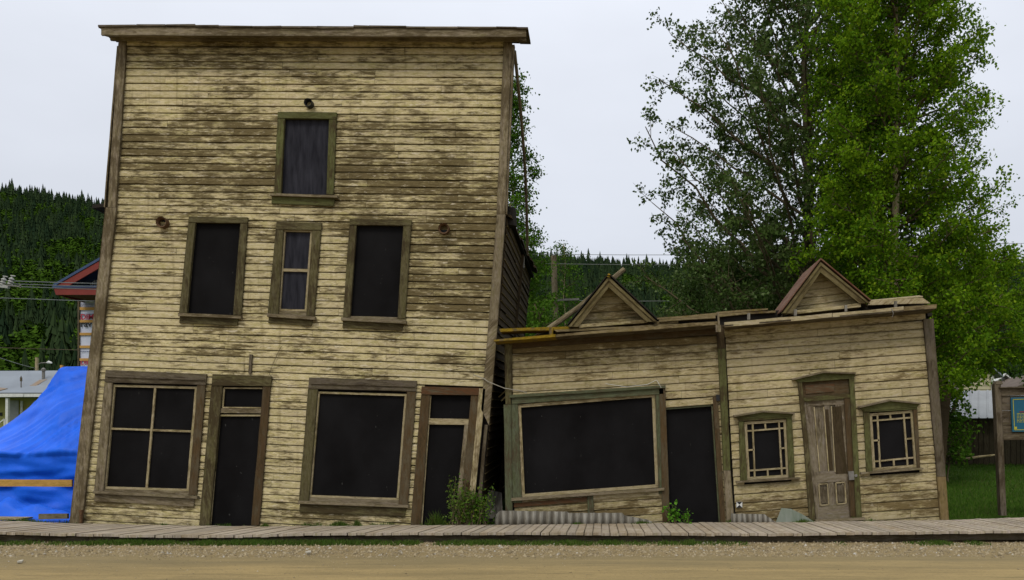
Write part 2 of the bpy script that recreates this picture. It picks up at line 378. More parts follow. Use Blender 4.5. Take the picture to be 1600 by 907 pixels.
# gravel: small stones scattered over the shoulder
def stones(n, xr, yr, sr, z0, mat, name, pw=1.0):
    u = NR.uniform(0, 1, n) ** (.45 if name == 'road_grit' else .85)
    X = NR.uniform(*xr, n); Yy = yr[0] + (yr[1] - yr[0]) * u; S = NR.uniform(0, 1, n) ** 2.5 * (sr[1] - sr[0]) + sr[0]
    oc = np.array([(1, 0, 0), (0, 1, 0), (-1, 0, 0), (0, -1, 0), (0, 0, .75), (0, 0, -.5)])
    fc = np.array([(0, 1, 4), (1, 2, 4), (2, 3, 4), (3, 0, 4), (1, 0, 5), (2, 1, 5), (3, 2, 5), (0, 3, 5)])
    V = oc[None] * S[:, None, None] * NR.uniform(.6, 1.3, (n, 6, 1))
    a = NR.uniform(0, 6.28, n); ca, sa = np.cos(a)[:, None], np.sin(a)[:, None]
    Vx = V[..., 0] * ca - V[..., 1] * sa + X[:, None]; Vy = V[..., 0] * sa + V[..., 1] * ca + Yy[:, None]; Vz = V[..., 2] + z0
    V = np.stack([Vx, Vy, Vz], -1).reshape(-1, 3)
    Fs = (fc[None] + (np.arange(n) * 6)[:, None, None]).reshape(-1, 3)
    rn = np.repeat(NR.uniform(0, 1, (n, 2)), 8, axis=0)
    return np_mesh(name, V, Fs, mat, rn)
m = NT('gravel_stone', .9, .2); rn = m.sep(m.uv('rnd')); c = m.mix(rn[0], (.16, .125, .07), (.36, .29, .175)); c = m.mix(m.rng(rn[1], .93, 1, 0, .8), c, (.48, .45, .39)); m.color(c); M['gravel'] = m.m
tag(stones(26000, (-16, 12), (11.75, 13.75), (.006, .040), .118, M['gravel'], 'gravel'), 'loose grey gravel along the boardwalk edge', 'gravel', kind='stuff')
tag(stones(3200, (-14, 10), (8.5, 12.3), (.003, .016), .130, M['gravel'], 'road_grit'), 'small stones scattered on the tan dirt road', 'grit', kind='stuff')

# ------------------------------------------------------------------ grass
def blades(n, pts_fn, hr, wr, mat, name, lean=.5):
    P = np.array([pts_fn() for _ in range(n)]); h = NR.uniform(*hr, n) * (P[:, 3] if P.shape[1] > 3 else 1); wd = NR.uniform(*wr, n)
    a = NR.uniform(0, 6.28, n); b = NR.uniform(0, 6.28, n); ln = NR.uniform(0, lean, n) * h
    p = P[:, :3]; d = np.stack([np.cos(a), np.sin(a), 0 * a], -1) * wd[:, None] / 2
    t = p + np.stack([np.cos(b) * ln, np.sin(b) * ln, h], -1)
    mid = p + np.stack([np.cos(b) * ln * .35, np.sin(b) * ln * .35, h * .55], -1)
    V = np.stack([p - d, p + d, mid + d * .7, t, mid - d * .7], 1).reshape(-1, 3)
    F = (np.arange(5)[None] + (np.arange(n) * 5)[:, None])
    return np_mesh(name, V, F, mat, NR.uniform(0, 1, (n, 2)))
M['grass'] = leafmat('grass_blade', (.05, .10, .014), (.085, .15, .02), (.16, .16, .05), .3)
M['grass_dark'] = leafmat('deep_green_blade', (.040, .10, .010), (.085, .17, .018), (.14, .14, .05), .3)  # deeper green blade tones for lawn and wall foot
def strip_pt():
    while True:
        x = R.uniform(-14, 11); d = .5 + .9 * noise.noise((x * .8, 2, 0)) + .5 * noise.noise((x * 3, 5, 0))
        if x < -3: d += .25
        if x > 1.5: d -= .45
        if x < -8.3: d -= .5
        if R.random() < d: return (x, 13.18 + .42 * R.random() ** .8 + .05 * noise.noise((x * 2, 0, 0)), .115, .7 + .5 * max(0, d))
tag(blades(15000, strip_pt, (.03, .085), (.008, .016), M['grass'], 'roadside_grass', .8), 'thin strip of green grass growing under the boardwalk edge', 'grass', kind='stuff')
def lawn_pt():
    y = 16.1 + 15 * R.random() ** 1.7; x = y * R.uniform(.40, .62) if R.random() < .8 else R.uniform(6.9, 14)
    return (x, y, gz(x, y), 1)
tag(blades(42000, lawn_pt, (.04, .11), (.012, .024), M['grass_dark'], 'lawn_grass', .7), 'green lawn behind the boardwalk on the right', 'grass', kind='stuff')
def yard_pt():
    y = R.uniform(16.0, 17.3); return (R.uniform(-13, -10.1), y, gz(0, y), 1)
tag(blades(2500, yard_pt, (.04, .10), (.01, .02), M['grass'], 'yard_grass', .7), 'sparse grass at the foot of the blue tarp', 'grass', kind='stuff')

# ------------------------------------------------------------------ boardwalk
BK = [(-260, .33), (0, .287), (100, .24), (300, .19), (420, .175), (600, .2), (800, .2125), (1000, .24), (1200, .262), (1300, .275), (1480, .30), (1600, .35), (1900, .40)]
FRz = [(-260, .33), (0, .305), (200, .262), (300, .247), (400, .255), (470, .285), (600, .292), (800, .30), (1000, .285), (1200, .279), (1400, .305), (1600, .332), (1900, .36)]
def walk_z(x, k):   # k = 0 at the street edge, 1 at the wall
    a = interp(FRz, VX + x * FL / 13.57); b = interp(BK, VX + x * FL / 16.0)
    return a + (b - a) * k
mb = MB(); x = -13.5
while x < 11.5:
    wd = .145 + R.uniform(-.004, .004); g = .008; y0 = 13.57 + R.uniform(-.018, .018) + (R.uniform(-.05, .06) if R.random() < .06 else 0); y1 = 15.91
    dz = R.uniform(-.005, .005)
    tp = lambda X, k, Y: Vector((X, Y, walk_z(X, k) + dz + .007 * noise.noise((X * 1.3, Y, 4))))
    sk = R.uniform(-.006, .006)
    mb.plank([tp(x, 1, y1), tp(x + wd - g, 1, y1), tp(x + wd - g + sk, 0, y0), tp(x + sk, 0, y0)], tv=(0, 0, -.042), seg=4, j=.003)
    x += wd
walk = mb.build('boardwalk', M['walk']); tag(walk, kind='structure')
mb = MB()
for yy in (13.72, 14.8, 15.75):
    x = -13.4
    while x < 11.2:
        x2 = x + 2.4; k = (yy - 13.57) / 2.34
        a = Vector((x, yy, walk_z(x, k) - .06)); b = Vector((x2, yy, walk_z(x2, k) - .06))
        mb.plank([a, b, b - Vector((0, 0, .11)), a - Vector((0, 0, .11))], t=.06); x = x2 + .004
b = mb.build('stringer', M['greydark'], walk)

# ------------------------------------------------------------------ siding
def siding(name, parent, mat, y_top, y_bot, pitch, xl, xr, slope, openings, Y=15.982, holes=()):
    """drop siding: every board a lipped, slightly bowed length of wood, cut round the openings"""
    mb = MB(); y = y_top; k = 0
    yr = lambda v, x: v + interp(slope, v) * (x - interp(xl, v))
    while y < y_bot:
        h = (pitch(y) if callable(pitch) else pitch) * (1 + .05 * noise.noise((k * .7, 1, 0)))
        ym = y + h / 2; xa, xb = interp(xl, ym), interp(xr, ym)
        spans = [(xa, xb)]
        for (TL, TR, BR, BL) in openings:
            ns = []
            for (a, b) in spans:
                cx = (TL[0] + TR[0] + BL[0] + BR[0]) / 4; yc = yr(ym, cx)
                top, bot = (TL[1] + TR[1]) / 2, (BL[1] + BR[1]) / 2
                if yc < top or yc > bot: ns.append((a, b)); continue
                t = (yc - top) / (bot - top); la = TL[0] + (BL[0] - TL[0]) * t; lb = TR[0] + (BR[0] - TR[0]) * t
                if la > a + 1: ns.append((a, min(b, la)))
                if lb < b - 1: ns.append((max(a, lb), b))
            spans = [s_ for s_ in ns if s_[1] - s_[0] > 1.5]
        # joints
        js = []; xx = xa + R.uniform(60, 330)
        while xx < xb: js.append(xx); xx += R.uniform(110, 360)
        for (a, b) in spans:
            cuts = [a] + [q for q in js if a + 8 < q < b - 8] + [b]
            for c0, c1 in zip(cuts, cuts[1:]):
                c1 -= .35
                r = R.random(); ou, ov = R.uniform(0, 50), R.uniform(0, 50); base = len(mb.v)
                seg = max(1, int((c1 - c0) / 26)); out = R.uniform(-.002, .003); dy = R.uniform(-.25, .25); tw = R.uniform(-.3, .3)
                for i in range(seg + 1):
                    t = i / seg; px = c0 + (c1 - c0) * t
                    yt = yr(y, px) + dy + tw * (t - .5) + .35 * noise.noise((px * .03, k * 3.1, 5)); yb = yt + h * 1.0
                    bow = .003 * noise.noise((px * .02, k * 1.7, 0)) + out
                    for fr, yo in ((1.0, .030), (.80, .006), (.5, .002), (.02, 0.0), (0.0, .034)):
                        q = f(px, yb + (yt - yb) * fr + (.12 * h if fr == 1 else 0) * 0, Y)
                        q.y += yo + bow; mb.v.append(tuple(q))
                frs = (1, .86, .5, .05, -.02); n = 5
                for i in range(seg):
                    for e in range(4):
                        o = base + i * n + e; idx = [o + 1, o + 1 + n, o + n, o]
                        u0 = (c0 + (c1 - c0) * i / seg) / 80 + ou; u1 = (c0 + (c1 - c0) * (i + 1) / seg) / 80 + ou
                        va = ov + frs[e] * h / 80; vb = ov + frs[e + 1] * h / 80
                        fa, fb = max(0, frs[e]), max(0, frs[e + 1])
                        mb.face(idx, [(u0, vb), (u1, vb), (u1, va), (u0, va)], [(r, fb), (r, fb), (r, fa), (r, fa)])
        y += h; k += 1
    return mb.build(name, mat, parent)

def lerp2(a, b, t): return (a[0] + (b[0] - a[0]) * t, a[1] + (b[1] - a[1]) * t)
def at_y(a, b, y): 
    t = (y - a[1]) / (b[1] - a[1]); return lerp2(a, b, t)
def q4(*pts, Y): return [f(p[0], p[1], Y) for p in pts]
def board(mb, TL, TR, BR, BL, Y, t=.03, j=.004, r=None): mb.plank(q4(TL, TR, BR, BL, Y=Y), t=t, j=j, r=r)
def line(mb, a, b, wpx, Y, t=.02, j=.0015): 
    p, q = f(*a, Y), f(*b, Y); d = (q - p).normalized(); n = Vector((-d.z, 0, d.x)) * (wpx / 160)
    if n.z < 0 or (abs(n.z) < 1e-6 and n.x > 0): n = -n
    mb.plank([p + n, q + n, q - n, p - n], t=t, j=j)

def window(parent, outer, inner, head, sill, cas_mat='trim', sill_mat='trim', head_mat=None, stop=0, stop_mat='cream', panel='black',
           muntins=(), apron=0, sill_t=5, label=None, name='window', head_over=0, mw=3, left_mat=None, right_mat=None, ledge=False, stop_y=15.985):
    """casing (the window itself), header, sill, panel and sash; outer / inner are pixel quads, head the lower-edge of the header (left,right)"""
    oTL, oTR, oBR, oBL = outer; iTL, iTR, iBR, iBL = inner; hL, hR = head
    mb = MB()
    a = at_y(oTL, oBL, hL); b = lerp2(iTL, iBL, (hL - iTL[1]) / (iBL[1] - iTL[1])); c = lerp2(iTL, iBL, 1.0)
    sidesL = (a, b, (iBL[0], iBL[1]), (oBL[0], oBL[1]))
    a2 = lerp2(iTR, iBR, (hR - iTR[1]) / (iBR[1] - iTR[1])); b2 = at_y(oTR, oBR, hR)
    sidesR = (a2, b2, (oBR[0], oBR[1]), (iBR[0], iBR[1]))
    # inner edges down to the outer bottom line
    ext = lambda p, q, y: at_y(p, q, y)
    bl = ext(iTL, iBL, oBL[1] - .01) if oBL[1] > iBL[1] else iBL; br = ext(iTR, iBR, oBR[1] - .01) if oBR[1] > iBR[1] else iBR
    board(mb, a, b, bl, oBL, 15.95, .06)
    win = None
    if left_mat or right_mat:
        win = mb.build(name, M[left_mat or cas_mat], parent); mb = MB(); board(mb, a2, b2, oBR, br, 15.95, .06)
        mb.build('casing', M[right_mat or cas_mat], win)
    else:
        win = mb.build(name, M[cas_mat], parent); mb = MB(); board(mb, a2, b2, oBR, br, 15.95, .06); mb.build('casing', M[cas_mat], win)
    if label: win['label'] = label
    mb = MB()
    board(mb, (oTL[0] - head_over, oTL[1]), (oTR[0] + head_over, oTR[1]), (b2[0] + head_over * .9, hR - .3), (a[0] - head_over, hL - .3), 15.94, .07)
    if ledge:
        line(mb, (oTL[0] - head_over + 2, lerp2(oTL, a, .5)[1]), (oTR[0] - 3 + head_over, lerp2(oTR, b2, .5)[1]), 2.2, 15.915, .03)
    mb.build('header', M[head_mat or cas_mat], win)
    if sill:
        (sl, sr) = sill; mb = MB()
        t_ = sill_t
        board(mb, sl, sr, (sr[0], sr[1] + t_), (sl[0], sl[1] + t_), 15.89, .16)
        s_ = mb.build('sill', M['grey' if sill_mat == 'trim' else sill_mat], win)
        if apron:
            mb = MB(); board(mb, (sl[0] + 3, sl[1] + t_ + .2), (sr[0] - 4, sr[1] + t_ + .2), (sr[0] - 6, sr[1] + t_ + apron), (sl[0] + 2, sl[1] + t_ + apron), 15.95, .05)
            mb.build('apron', M[cas_mat], win)
        # rail closing the opening above the sill
        if iBL[1] < sl[1] - 1.5:
            mb = MB(); board(mb, (bl[0] + (iBL[0] - bl[0]), iBL[1]), iBR, (br[0], sr[1] + 1), (bl[0], sl[1] + 1), 15.97, .05)
            mb.build('bottom_rail', M['grey'], win)
    if stop or muntins:
        mb = MB()
        if stop:
            s = stop
            line(mb, (iTL[0], iTL[1] + s / 2), (iTR[0], iTR[1] + s / 2), s, stop_y, .04)
            line(mb, (iBL[0], iBL[1] - s / 2), (iBR[0], iBR[1] - s / 2), s, stop_y + .001, .04)
            line(mb, (iTL[0] + s / 2, iTL[1] + s), (iBL[0] + s / 2, iBL[1] - s), s, stop_y + .002, .04)
            line(mb, (iTR[0] - s / 2, iTR[1] + s), (iBR[0] - s / 2, iBR[1] - s), s, stop_y + .002, .04)
        for q, (a_, b_) in enumerate(muntins): line(mb, a_, b_, mw, stop_y + .006 + .0015 * (q % 5), .03)
        mb.build('sash', M[stop_mat], win)
    mb = MB(); e = 3
    board(mb, (iTL[0] - e, iTL[1] - e), (iTR[0] + e, iTR[1] - e), (iBR[0] + e, iBR[1] + e), (iBL[0] - e, iBL[1] + e), 16.03, .018, j=0)
    mb.build('boarded_panel', M[panel], win)
    return win
def opening(inner, e=5, eb=None):
    TL, TR, BR, BL = inner; eb = e if eb is None else eb
    return ((TL[0] - e, TL[1] - e), (TR[0] + e, TR[1] - e), (BR[0] + e, BR[1] + eb), (BL[0] - e, BL[1] + eb))

# =================================================================== the tall leaning building
tall = empty('leaning_building', f(430, 818), 'tall leaning false-front building with peeling cream siding and boarded windows', 'building')
XL = [(62, 196), (220, 188), (322, 181), (424, 168), (600, 147.5), (815, 126)]
XR = [(62, 788), (220, 782), (335, 776), (435, 769), (500, 763), (600, 755), (820, 737)]
SL = [(62, .003), (340, .014), (495, .028), (590, .040), (780, .055), (830, .058)]
W1 = dict(outer=((295, 339), (387, 340), (377, 492), (280, 489)), inner=((305, 349), (375.5, 349.5), (364, 491), (292, 489)))
W2 = dict(outer=((432, 347), (502.5, 348), (491, 494), (418, 492)), inner=((443, 359), (488, 360), (479, 487), (435, 486)))
W3 = dict(outer=((546.5, 342.5), (643, 344), (633, 498), (536, 496)), inner=((557, 352), (630, 353), (621, 496), (547, 494)))
W4 = dict(outer=((434, 175), (526, 176), (521, 304), (428, 303)), inner=((444.5, 186), (514, 187), (510, 303), (439, 301)))
GA = dict(outer=((165, 578.5), (322.5, 585), (307, 774), (147, 768)), inner=((176, 601), (308, 604.5), (295, 768), (162, 764)))
GB = dict(outer=((483, 590), (651, 595.5), (637, 790), (467, 784)), inner=((496, 612), (635.5, 616), (623, 782), (483, 777)))
D1 = dict(outer=((332, 585), (424, 588), (405, 821), (311, 821)), inner=((347.5, 604), (411, 605), (392, 821), (327, 821)))
D2 = dict(outer=((659, 604), (756, 607), (737, 821), (641.5, 821)), inner=((672, 618), (736, 618.5), (717, 821), (657, 821)))
siding('siding', tall, M['siding'], 72, 834, lambda y: 11.5 if y < 200 else 10.95, XL, XR, SL,
       [opening(W['inner']) for W in (W1, W2, W3, W4, GA, GB)] + [((343, 598), (416, 598), (397, 840), (323, 840)), ((664, 603), (775, 606), (760, 840), (649, 840))])
window(tall, **W1, head=(348, 349), sill=((278, 489), (376, 493)), apron=11, label='shorter boarded second-floor window on the left')
mt = [((438.5, 422), (484, 423))]
window(tall, **W2, head=(359, 360), sill=((417, 490), (492, 495)), apron=10, stop=3, muntins=mt, mw=4.5, panel='black_grey', label='narrow two-pane sash window between the two boarded ones')
window(tall, **W3, head=(352, 353), sill=((533, 496), (634, 501)), apron=11)
window(tall, **W4, head=(185, 186), sill=((422, 302), (527, 305.5)), apron=13, sill_t=3.5, cas_mat='trim_green', panel='black_grey', label='single top-floor window with mossy green trim and faded board')
gm = [((242.5, 604), (228.5, 765)), ((172, 670), (300, 674.5))]
window(tall, **GA, head=(598, 602), sill=((145, 767), (308, 775.5)), sill_t=4.5, apron=12, stop=3.6, muntins=gm, head_mat='greydark', ledge=True, mw=3.2, cas_mat='grey', right_mat='brown', left_mat='grey',
       label='four-pane shop window beside the left corner')
window(tall, **GB, head=(608, 612), sill=((465.5, 783), (638, 789.5)), sill_t=4.5, apron=13, stop=3.2, head_mat='greydark', ledge=True, left_mat='trim', right_mat='brown', cas_mat='trim', label='large square shop window covered by one black panel')
# inner casing strips of the shop windows
def doorway(parent, outer, inner, head, rail, panel_q, transom_q, mats, label, name='door'):
    oTL, oTR, oBR, oBL = outer; iTL, iTR, iBR, iBL = inner
    mb = MB(); board(mb, *[(p[0], p[1]) for p in panel_q], 16.03, .03, j=0); d = mb.build(name, M['black'], parent)
    d['label'] = label
    mb = MB(); a = at_y(oTL, oBL, head[0]); b2 = at_y(oTR, oBR, head[1])
    board(mb, a, (iTL[0], head[0]), iBL, oBL, 15.95, .09); mb.build('casing', M[mats[0]], d)
    mb = MB(); board(mb, (iTR[0], head[1]), b2, oBR, iBR, 15.95, .09); mb.build('casing', M[mats[1]], d)
    mb = MB(); board(mb, oTL, oTR, (b2[0], head[1] - .3), (a[0], head[0] - .3), 15.935, .09); mb.build('header', M[mats[2]], d)
    mb = MB(); board(mb, *transom_q, 16.032, .02, j=0); mb.build('transom_panel', M['black'], d)
    return d
d1 = doorway(tall, **D1, head=(603, 604), rail=None, panel_q=((341, 648), (409, 648), (393, 822), (325, 822)), transom_q=((347, 602), (413, 602), (411, 641), (343, 641)),
             mats=('trim', 'brown', 'trim'), label='left doorway closed by a black panel under a narrow transom')
mb = MB()
board(mb, (344, 637.5), (408.5, 638), (407.5, 646), (343, 645.5), 15.975, .05); mb.build('transom_bar', M['grey'], d1)
mb = MB(); line(mb, (350, 607), (348, 636), 2.4, 15.99); line(mb, (350, 606.5), (410, 607), 2.2, 15.988); line(mb, (347.5, 637), (408, 637.5), 2, 15.968)
line(mb, (343, 649.5), (407.5, 649.5), 2.6, 15.985); line(mb, (342.5, 650), (328.5, 820), 2.4, 15.99)
mb.build('stop_strip', M['cream'], d1)
d2 = doorway(tall, **D2, head=(617, 618), rail=None, panel_q=((667, 660), (733, 660), (716, 822), (654, 822)), transom_q=((669, 616), (738, 616), (735, 658), (667, 658)),
             mats=('brown', 'brown', 'rusty'), label='right doorway closed by a black panel under a rust-stained header')
mb = MB(); board(mb, (669, 654), (733.5, 655), (732.5, 664), (668.5, 663.5), 15.975, .05)
line(mb, (672.5, 619), (658.5, 820), 2.6, 15.985); mb.build('transom_bar', M['cream'], d2)
mb = MB(); board(mb, (725.5, 664), (733, 664), (718, 821), (710, 821), 15.965, .06); mb.build('jamb', M['grey'], d2)
mb = MB(); board(mb, (749, 607), (758.5, 608), (741, 786), (732, 786), 15.925, .03); mb.build('edge_board', M['cream'], d2)
mb = MB(); board(mb, (733, 786), (742, 786), (739, 821), (729, 821), 15.93, .03); mb.build('edge_board_foot', M['grey'], d2)
# corner boards (they break at the second floor)
mb = MB()
board(mb, (185, 62), (197.5, 62), (181, 324), (168, 324), 15.935, .07); board(mb, (165.5, 324.5), (181.5, 324.5), (127.5, 819), (108, 819), 15.928, .08)
board(mb, (182.5, 72), (185, 72), (164, 324), (162, 324), 15.97, .08); mb.build('corner_board', M['grey'], tall)['label'] = 'left corner board, broken at the second floor'
mb = MB()
board(mb, (787, 62), (800, 62), (789, 335), (776, 335), 15.94, .07); board(mb, (776, 335.3), (790, 335.3), (777.5, 500), (763.5, 500), 15.935, .07)
board(mb, (763.5, 500.3), (778, 500.3), (764, 665), (752, 640), 15.925, .06)
board(mb, (800.2, 70), (804, 70), (792, 335), (789.5, 335), 15.97, .1)
mb.build('corner_board', M['grey'], tall)['label'] = 'right corner board, split off above the ground'
mb = MB(); board(mb, (757, 664), (762, 664), (750, 800), (745, 800), 16.0, .06); mb.build('loose_batten', M['greydark'], tall)
# frieze and cornice
mb = MB(); board(mb, (196, 61), (788, 63), (788, 73.5), (195.5, 71.5), 15.955, .03)
frieze = mb.build('frieze_board', M['siding'], tall)
mb = MB(); Yc = 15.58
def cor(xa, ya0, ya1, xb, yb0, yb1, Y, t): mb.plank([f(xa, ya0, Y), f(xb, yb0, Y), f(xb, yb1, Y), f(xa, ya1, Y)], t=t, j=.006)
cor(158, 43, 55, 822, 46, 58, Yc, .04)
cor(172, 56, 63, 822, 57, 64, 15.80, .04)
mb.plank([f(158, 55.2, Yc), f(822, 58.2, Yc), f(804, 63, 15.97), f(180, 61.5, 15.97)], tv=(0, 0, .03))
mb.plank([f(154, 42, Yc), f(824, 44.5, Yc), f(804, 42, 16.15), f(176, 40, 16.15)], tv=(0, 0, -.03))
mb.plank([f(156, 43.5, Yc - .01), f(163, 43.5, Yc - .01), f(182, 61, 15.9), f(172, 61, 15.9)], t=.1)
cornice = mb.build('cornice', M['grey'], tall)
mb = MB(); x = 153
while x < 822:
    x2 = min(825, x + R.uniform(18, 60)); yy = 41.5 + 3 * (x - 153) / 670 + R.uniform(-.4, .4); th = R.uniform(1.4, 2.8) + (1.6 if 175 < x < 335 or 500 < x < 600 else 0)
    a = f(x, yy - th, 15.55); b = f(x2, yy - th + .2, 15.55); mb.plank([a, b, b - Vector((0, 0, .03)), a - Vector((0, 0, .03))], t=.6, j=.01); 
    mb.plank([a - Vector((0, -.02, .032)), b - Vector((0, -.02, .032)), f(x2, yy + .8, 15.57), f(x, yy + .8, 15.57)], t=.5, j=.01); x = x2 + R.uniform(.2, 1.2)
mb.build('cap_board', M['greydark'], tall)
# vent pipes
def pipe(px, py, r, mat, label):
    mb = MB(); c = f(px, py, 15.86); n = 20
    for rr, ya, yb, in ((r, 0, .16), (r * .74, .02, .16)):
        b = len(mb.v)
        for Yd in (ya, yb):
            for k in range(n): t = 2 * math.pi * k / n; mb.v.append((c.x + rr * math.cos(t), c.y + Yd, c.z + rr * math.sin(t)))
        for k in range(n):
            k2 = (k + 1) % n; mb.face([b + k, b + k2, b + n + k2, b + n + k], [(0, 0)] * 4, [(.5, .5)] * 4)
    for k in range(n):
        k2 = (k + 1) % n; mb.face([k, k2, 2 * n + k2, 2 * n + k], [(0, 0)] * 4, [(.5, .5)] * 4)
    o = mb.build('vent_pipe', mat, tall, True); o['label'] = label
    mb = MB(); mb.prism([(c.x + r * .75 * math.cos(2 * math.pi * k / n), 15.985, c.z + r * .75 * math.sin(2 * math.pi * k / n)) for k in range(n)], (0, .01, 0)); mb.build('pipe_mouth', M['blackpaint'], o)
pipe(481, 160, .08, M['blackpaint'], 'black vent pipe above the top window')
pipe(251.5, 347, .105, M['rust'], 'rusty vent pipe near the left corner')
pipe(693, 357, .105, M['rust'], 'rusty vent pipe near the right corner')
mb = MB(); mb.tube([f(127, 797, 15.9), f(126.5, 818, 15.9)], .028, 8); mb.tube([f(127, 797, 15.93), f(127, 801, 15.93)], .045, 8); mb.build('drain_stub', M['rust'], tall)
mb = MB(); line(mb, (392, 554), (390, 584), 4.5, 15.95, .05, j=.006); mb.build('conduit_batten', M['greydark'], tall)
# sheathing and false-front back, side wall, roof
mb = MB(); mb.prism([f(186, 60, 16.07), f(800, 62, 16.07), f(789, 335, 16.07), f(776, 500, 16.07), f(750, 822, 16.07), f(110, 822, 16.07), f(166, 330, 16.07)], (0, .06, 0))
mb.build('false_front', M['void'], tall)
# the body: side wall boards receding
YB = 21.6
def side_pt(py0, Y):            # point of the right side wall that starts at facade height py0
    xf = interp([(62, 803), (335, 791.5), (440, 783), (500, 777), (665, 763), (822, 748)], py0)
    p = f(xf, py0, 16.02); k = (Y - 16.02)
    return Vector((p.x - .006 * k - (.008 * k if py0 > 600 else 0), Y, p.z + .05 * k * (1 if py0 > 430 else .4)))
mb = MB(); me_ = MB(); py = 338; k = 0
while py < 830:
    h = 13
    for (ya, yb) in ((16.14, 18.9), (18.9, YB)):
        a, b = side_pt(py, ya), side_pt(py, yb); c, d = side_pt(py + h - .8, yb), side_pt(py + h - .8, ya)
        o = R.uniform(-.012, .012)
        if py < 430 and False: pass
        c.x += .022 + o; d.x += .022 + o
        mb.plank([a, b, c, d], tv=(-.03, 0, 0), seg=3, j=.008)
    a, b = side_pt(py + h - .4, 16.14), side_pt(py + h - .4, YB); a.x += .024; b.x += .024
    if R.random() < .75:
        s0, s1 = sorted((R.uniform(0, 1), R.uniform(0, 1))); 
        if s1 - s0 < .4: s0, s1 = 0, 1
        p0, p1 = a.lerp(b, s0), a.lerp(b, s1); me_.plank([p0, p1, p1 - Vector((0, 0, .018)), p0 - Vector((0, 0, .018))], tv=(-.02, 0, 0), j=.004)
    py += h
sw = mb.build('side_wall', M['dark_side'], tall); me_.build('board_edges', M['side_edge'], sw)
mb = MB(); a, b = side_pt(345, 19.1), side_pt(815, 19.1); mb.bar(a + Vector((.05, 0, 0)), b + Vector((.05, 0, 0)), .06, .05); mb.build('side_batten', M['dark_side'], tall)
# left wall and back (dark boards), roof
mb = MB()
lt, lb = f(164, 324, 16.14), f(111, 822, 16.14)
rt, rb_ = side_pt(338, 16.14), side_pt(822, 16.14)
for (p, q) in ((lt, lb),):
    n = 36
    for i in range(n):
        a = p.lerp(q, i / n); b = p.lerp(q, (i + .96) / n); e = Vector((0, YB - 16.14, .15))
        mb.plank([a, a + e, b + e, b], tv=(.03, 0, 0), seg=2)
mb.build('left_wall', M['dark_side'], tall)
mb = MB(); e = Vector((0, YB - 16.14, .1)); mb.prism([lt + e, rt + e, rb_ + e - Vector((.04, 0, 0)), lb + e], (0, .05, 0)); mb.build('rear_wall', M['void'], tall)
mb = MB()
# low roof: ridge in the middle, dark felt, ragged eaves
rp = [lt + Vector((-.25, 0, -.02)), (lt + rt) / 2 + Vector((0, 0, .55)), rt + Vector((.06, 0, .04))]
re = [v + Vector((0, YB - 16.1, -.1)) for v in rp]; re[2].x += .02
for i in (0, 1):
    a, b, c, d = rp[i], rp[i + 1], re[i + 1], re[i]; mb.plank([a, b, c, d], tv=(0, 0, .07), seg=8, j=.01)
roof = mb.build('roof', M['void'], tall)
mb = MB()
y = 16.1
while y < YB:
    y2 = y + R.uniform(.3, .6); a = side_pt(336, y); b = side_pt(336, min(y2, YB)); ov = .07 + .05 * ((y - 16) / 5.5) + R.uniform(0, .05)
    dz = .03 + R.uniform(-.03, .03)
    if y > 19.6: ov += .07; dz -= .06
    mb.plank([a + Vector((-.25, 0, .16 + dz)), b + Vector((-.25, 0, .16 + dz)), b + Vector((ov, 0, -.02 + dz)), a + Vector((ov, 0, -.02 + dz))], tv=(0, 0, -.05), j=.012); y = y2
mb.build('eave_felt', M['dark_side'], roof)
mb = MB(); a = f(797, 331, 16.35); mb.tube([a + Vector((0, 0, -.3)), a + Vector((0, 0, .06))], [.14, .12], 10); mb.build('tar_cap', M['void'], roof)
mb = MB(); a = f(816, 396, 19.3); mb.bar(a + Vector((0, 0, -.35)), a + Vector((0, 0, .05)), .1, .12); mb.build('flashing', M['metal'], roof)
mb = MB(); a = f(804, 80, 16.14); b = f(824, 402, 20.2); pts = [a.lerp(b, t) + Vector((.07 * math.sin(t * 3.14), 0, 0)) for t in np.linspace(0, 1, 8)]
mb.tube(pts, .033, 8); mb.build('brace_pole', M['grey'], tall)
# left eave stub seen past the corner
mb = MB(); a = f(158, 325, 16.3); mb.plank([a, a + Vector((.2, 0, .03)), a + Vector((.2, 0, -.03)), a + Vector((.01, 0, -.03))], t=1.5); mb.build('eave_end', M['rust'], tall)

# =================================================================== low building on the left of the pair
SLB = [(500, -.050), (600, -.055), (800, -.062)]
low = empty('mossy_storefront', f(960, 818), 'low storefront with one wide black window, moss-edged roof and small gable', 'building')
WX = dict(outer=((798, 622), (1036, 607), (1046, 772), (799, 786)), inner=((809, 632.5), (1023.5, 615.5), (1029, 762), (815, 777.5)))
XLB = [(500, 800), (620, 801), (800, 804)]; XRB = [(500, 1120), (545, 1123), (700, 1131), (815, 1140)]
siding('siding', low, M['siding_low'], 541, 850, 12.0, XLB, XRB, SLB, [opening(WX['inner'], 4), ((1036, 627), (1117, 622), (1129, 850), (1041, 850))])
wl = window(low, outer=WX['outer'], inner=WX['inner'], head=(632, 616), sill=((799, 778.5), (1038, 762.5)), sill_t=4.5, stop=5, cas_mat='green_old', left_mat='green_old', right_mat='green_old', head_mat='green_old', sill_mat='grey',
            label='wide shop window covered by one black panel')
mb = MB(); board(mb, (1030, 608), (1039.5, 607), (1047, 818), (1035.5, 818), 15.94, .06); mb.build('post', M['brown'], low)
mb = MB(); board(mb, (796, 617.5), (1040, 602), (1040, 606.5), (796, 622), 15.90, .08); mb.build('header_ledge', M['green_old'], wl)
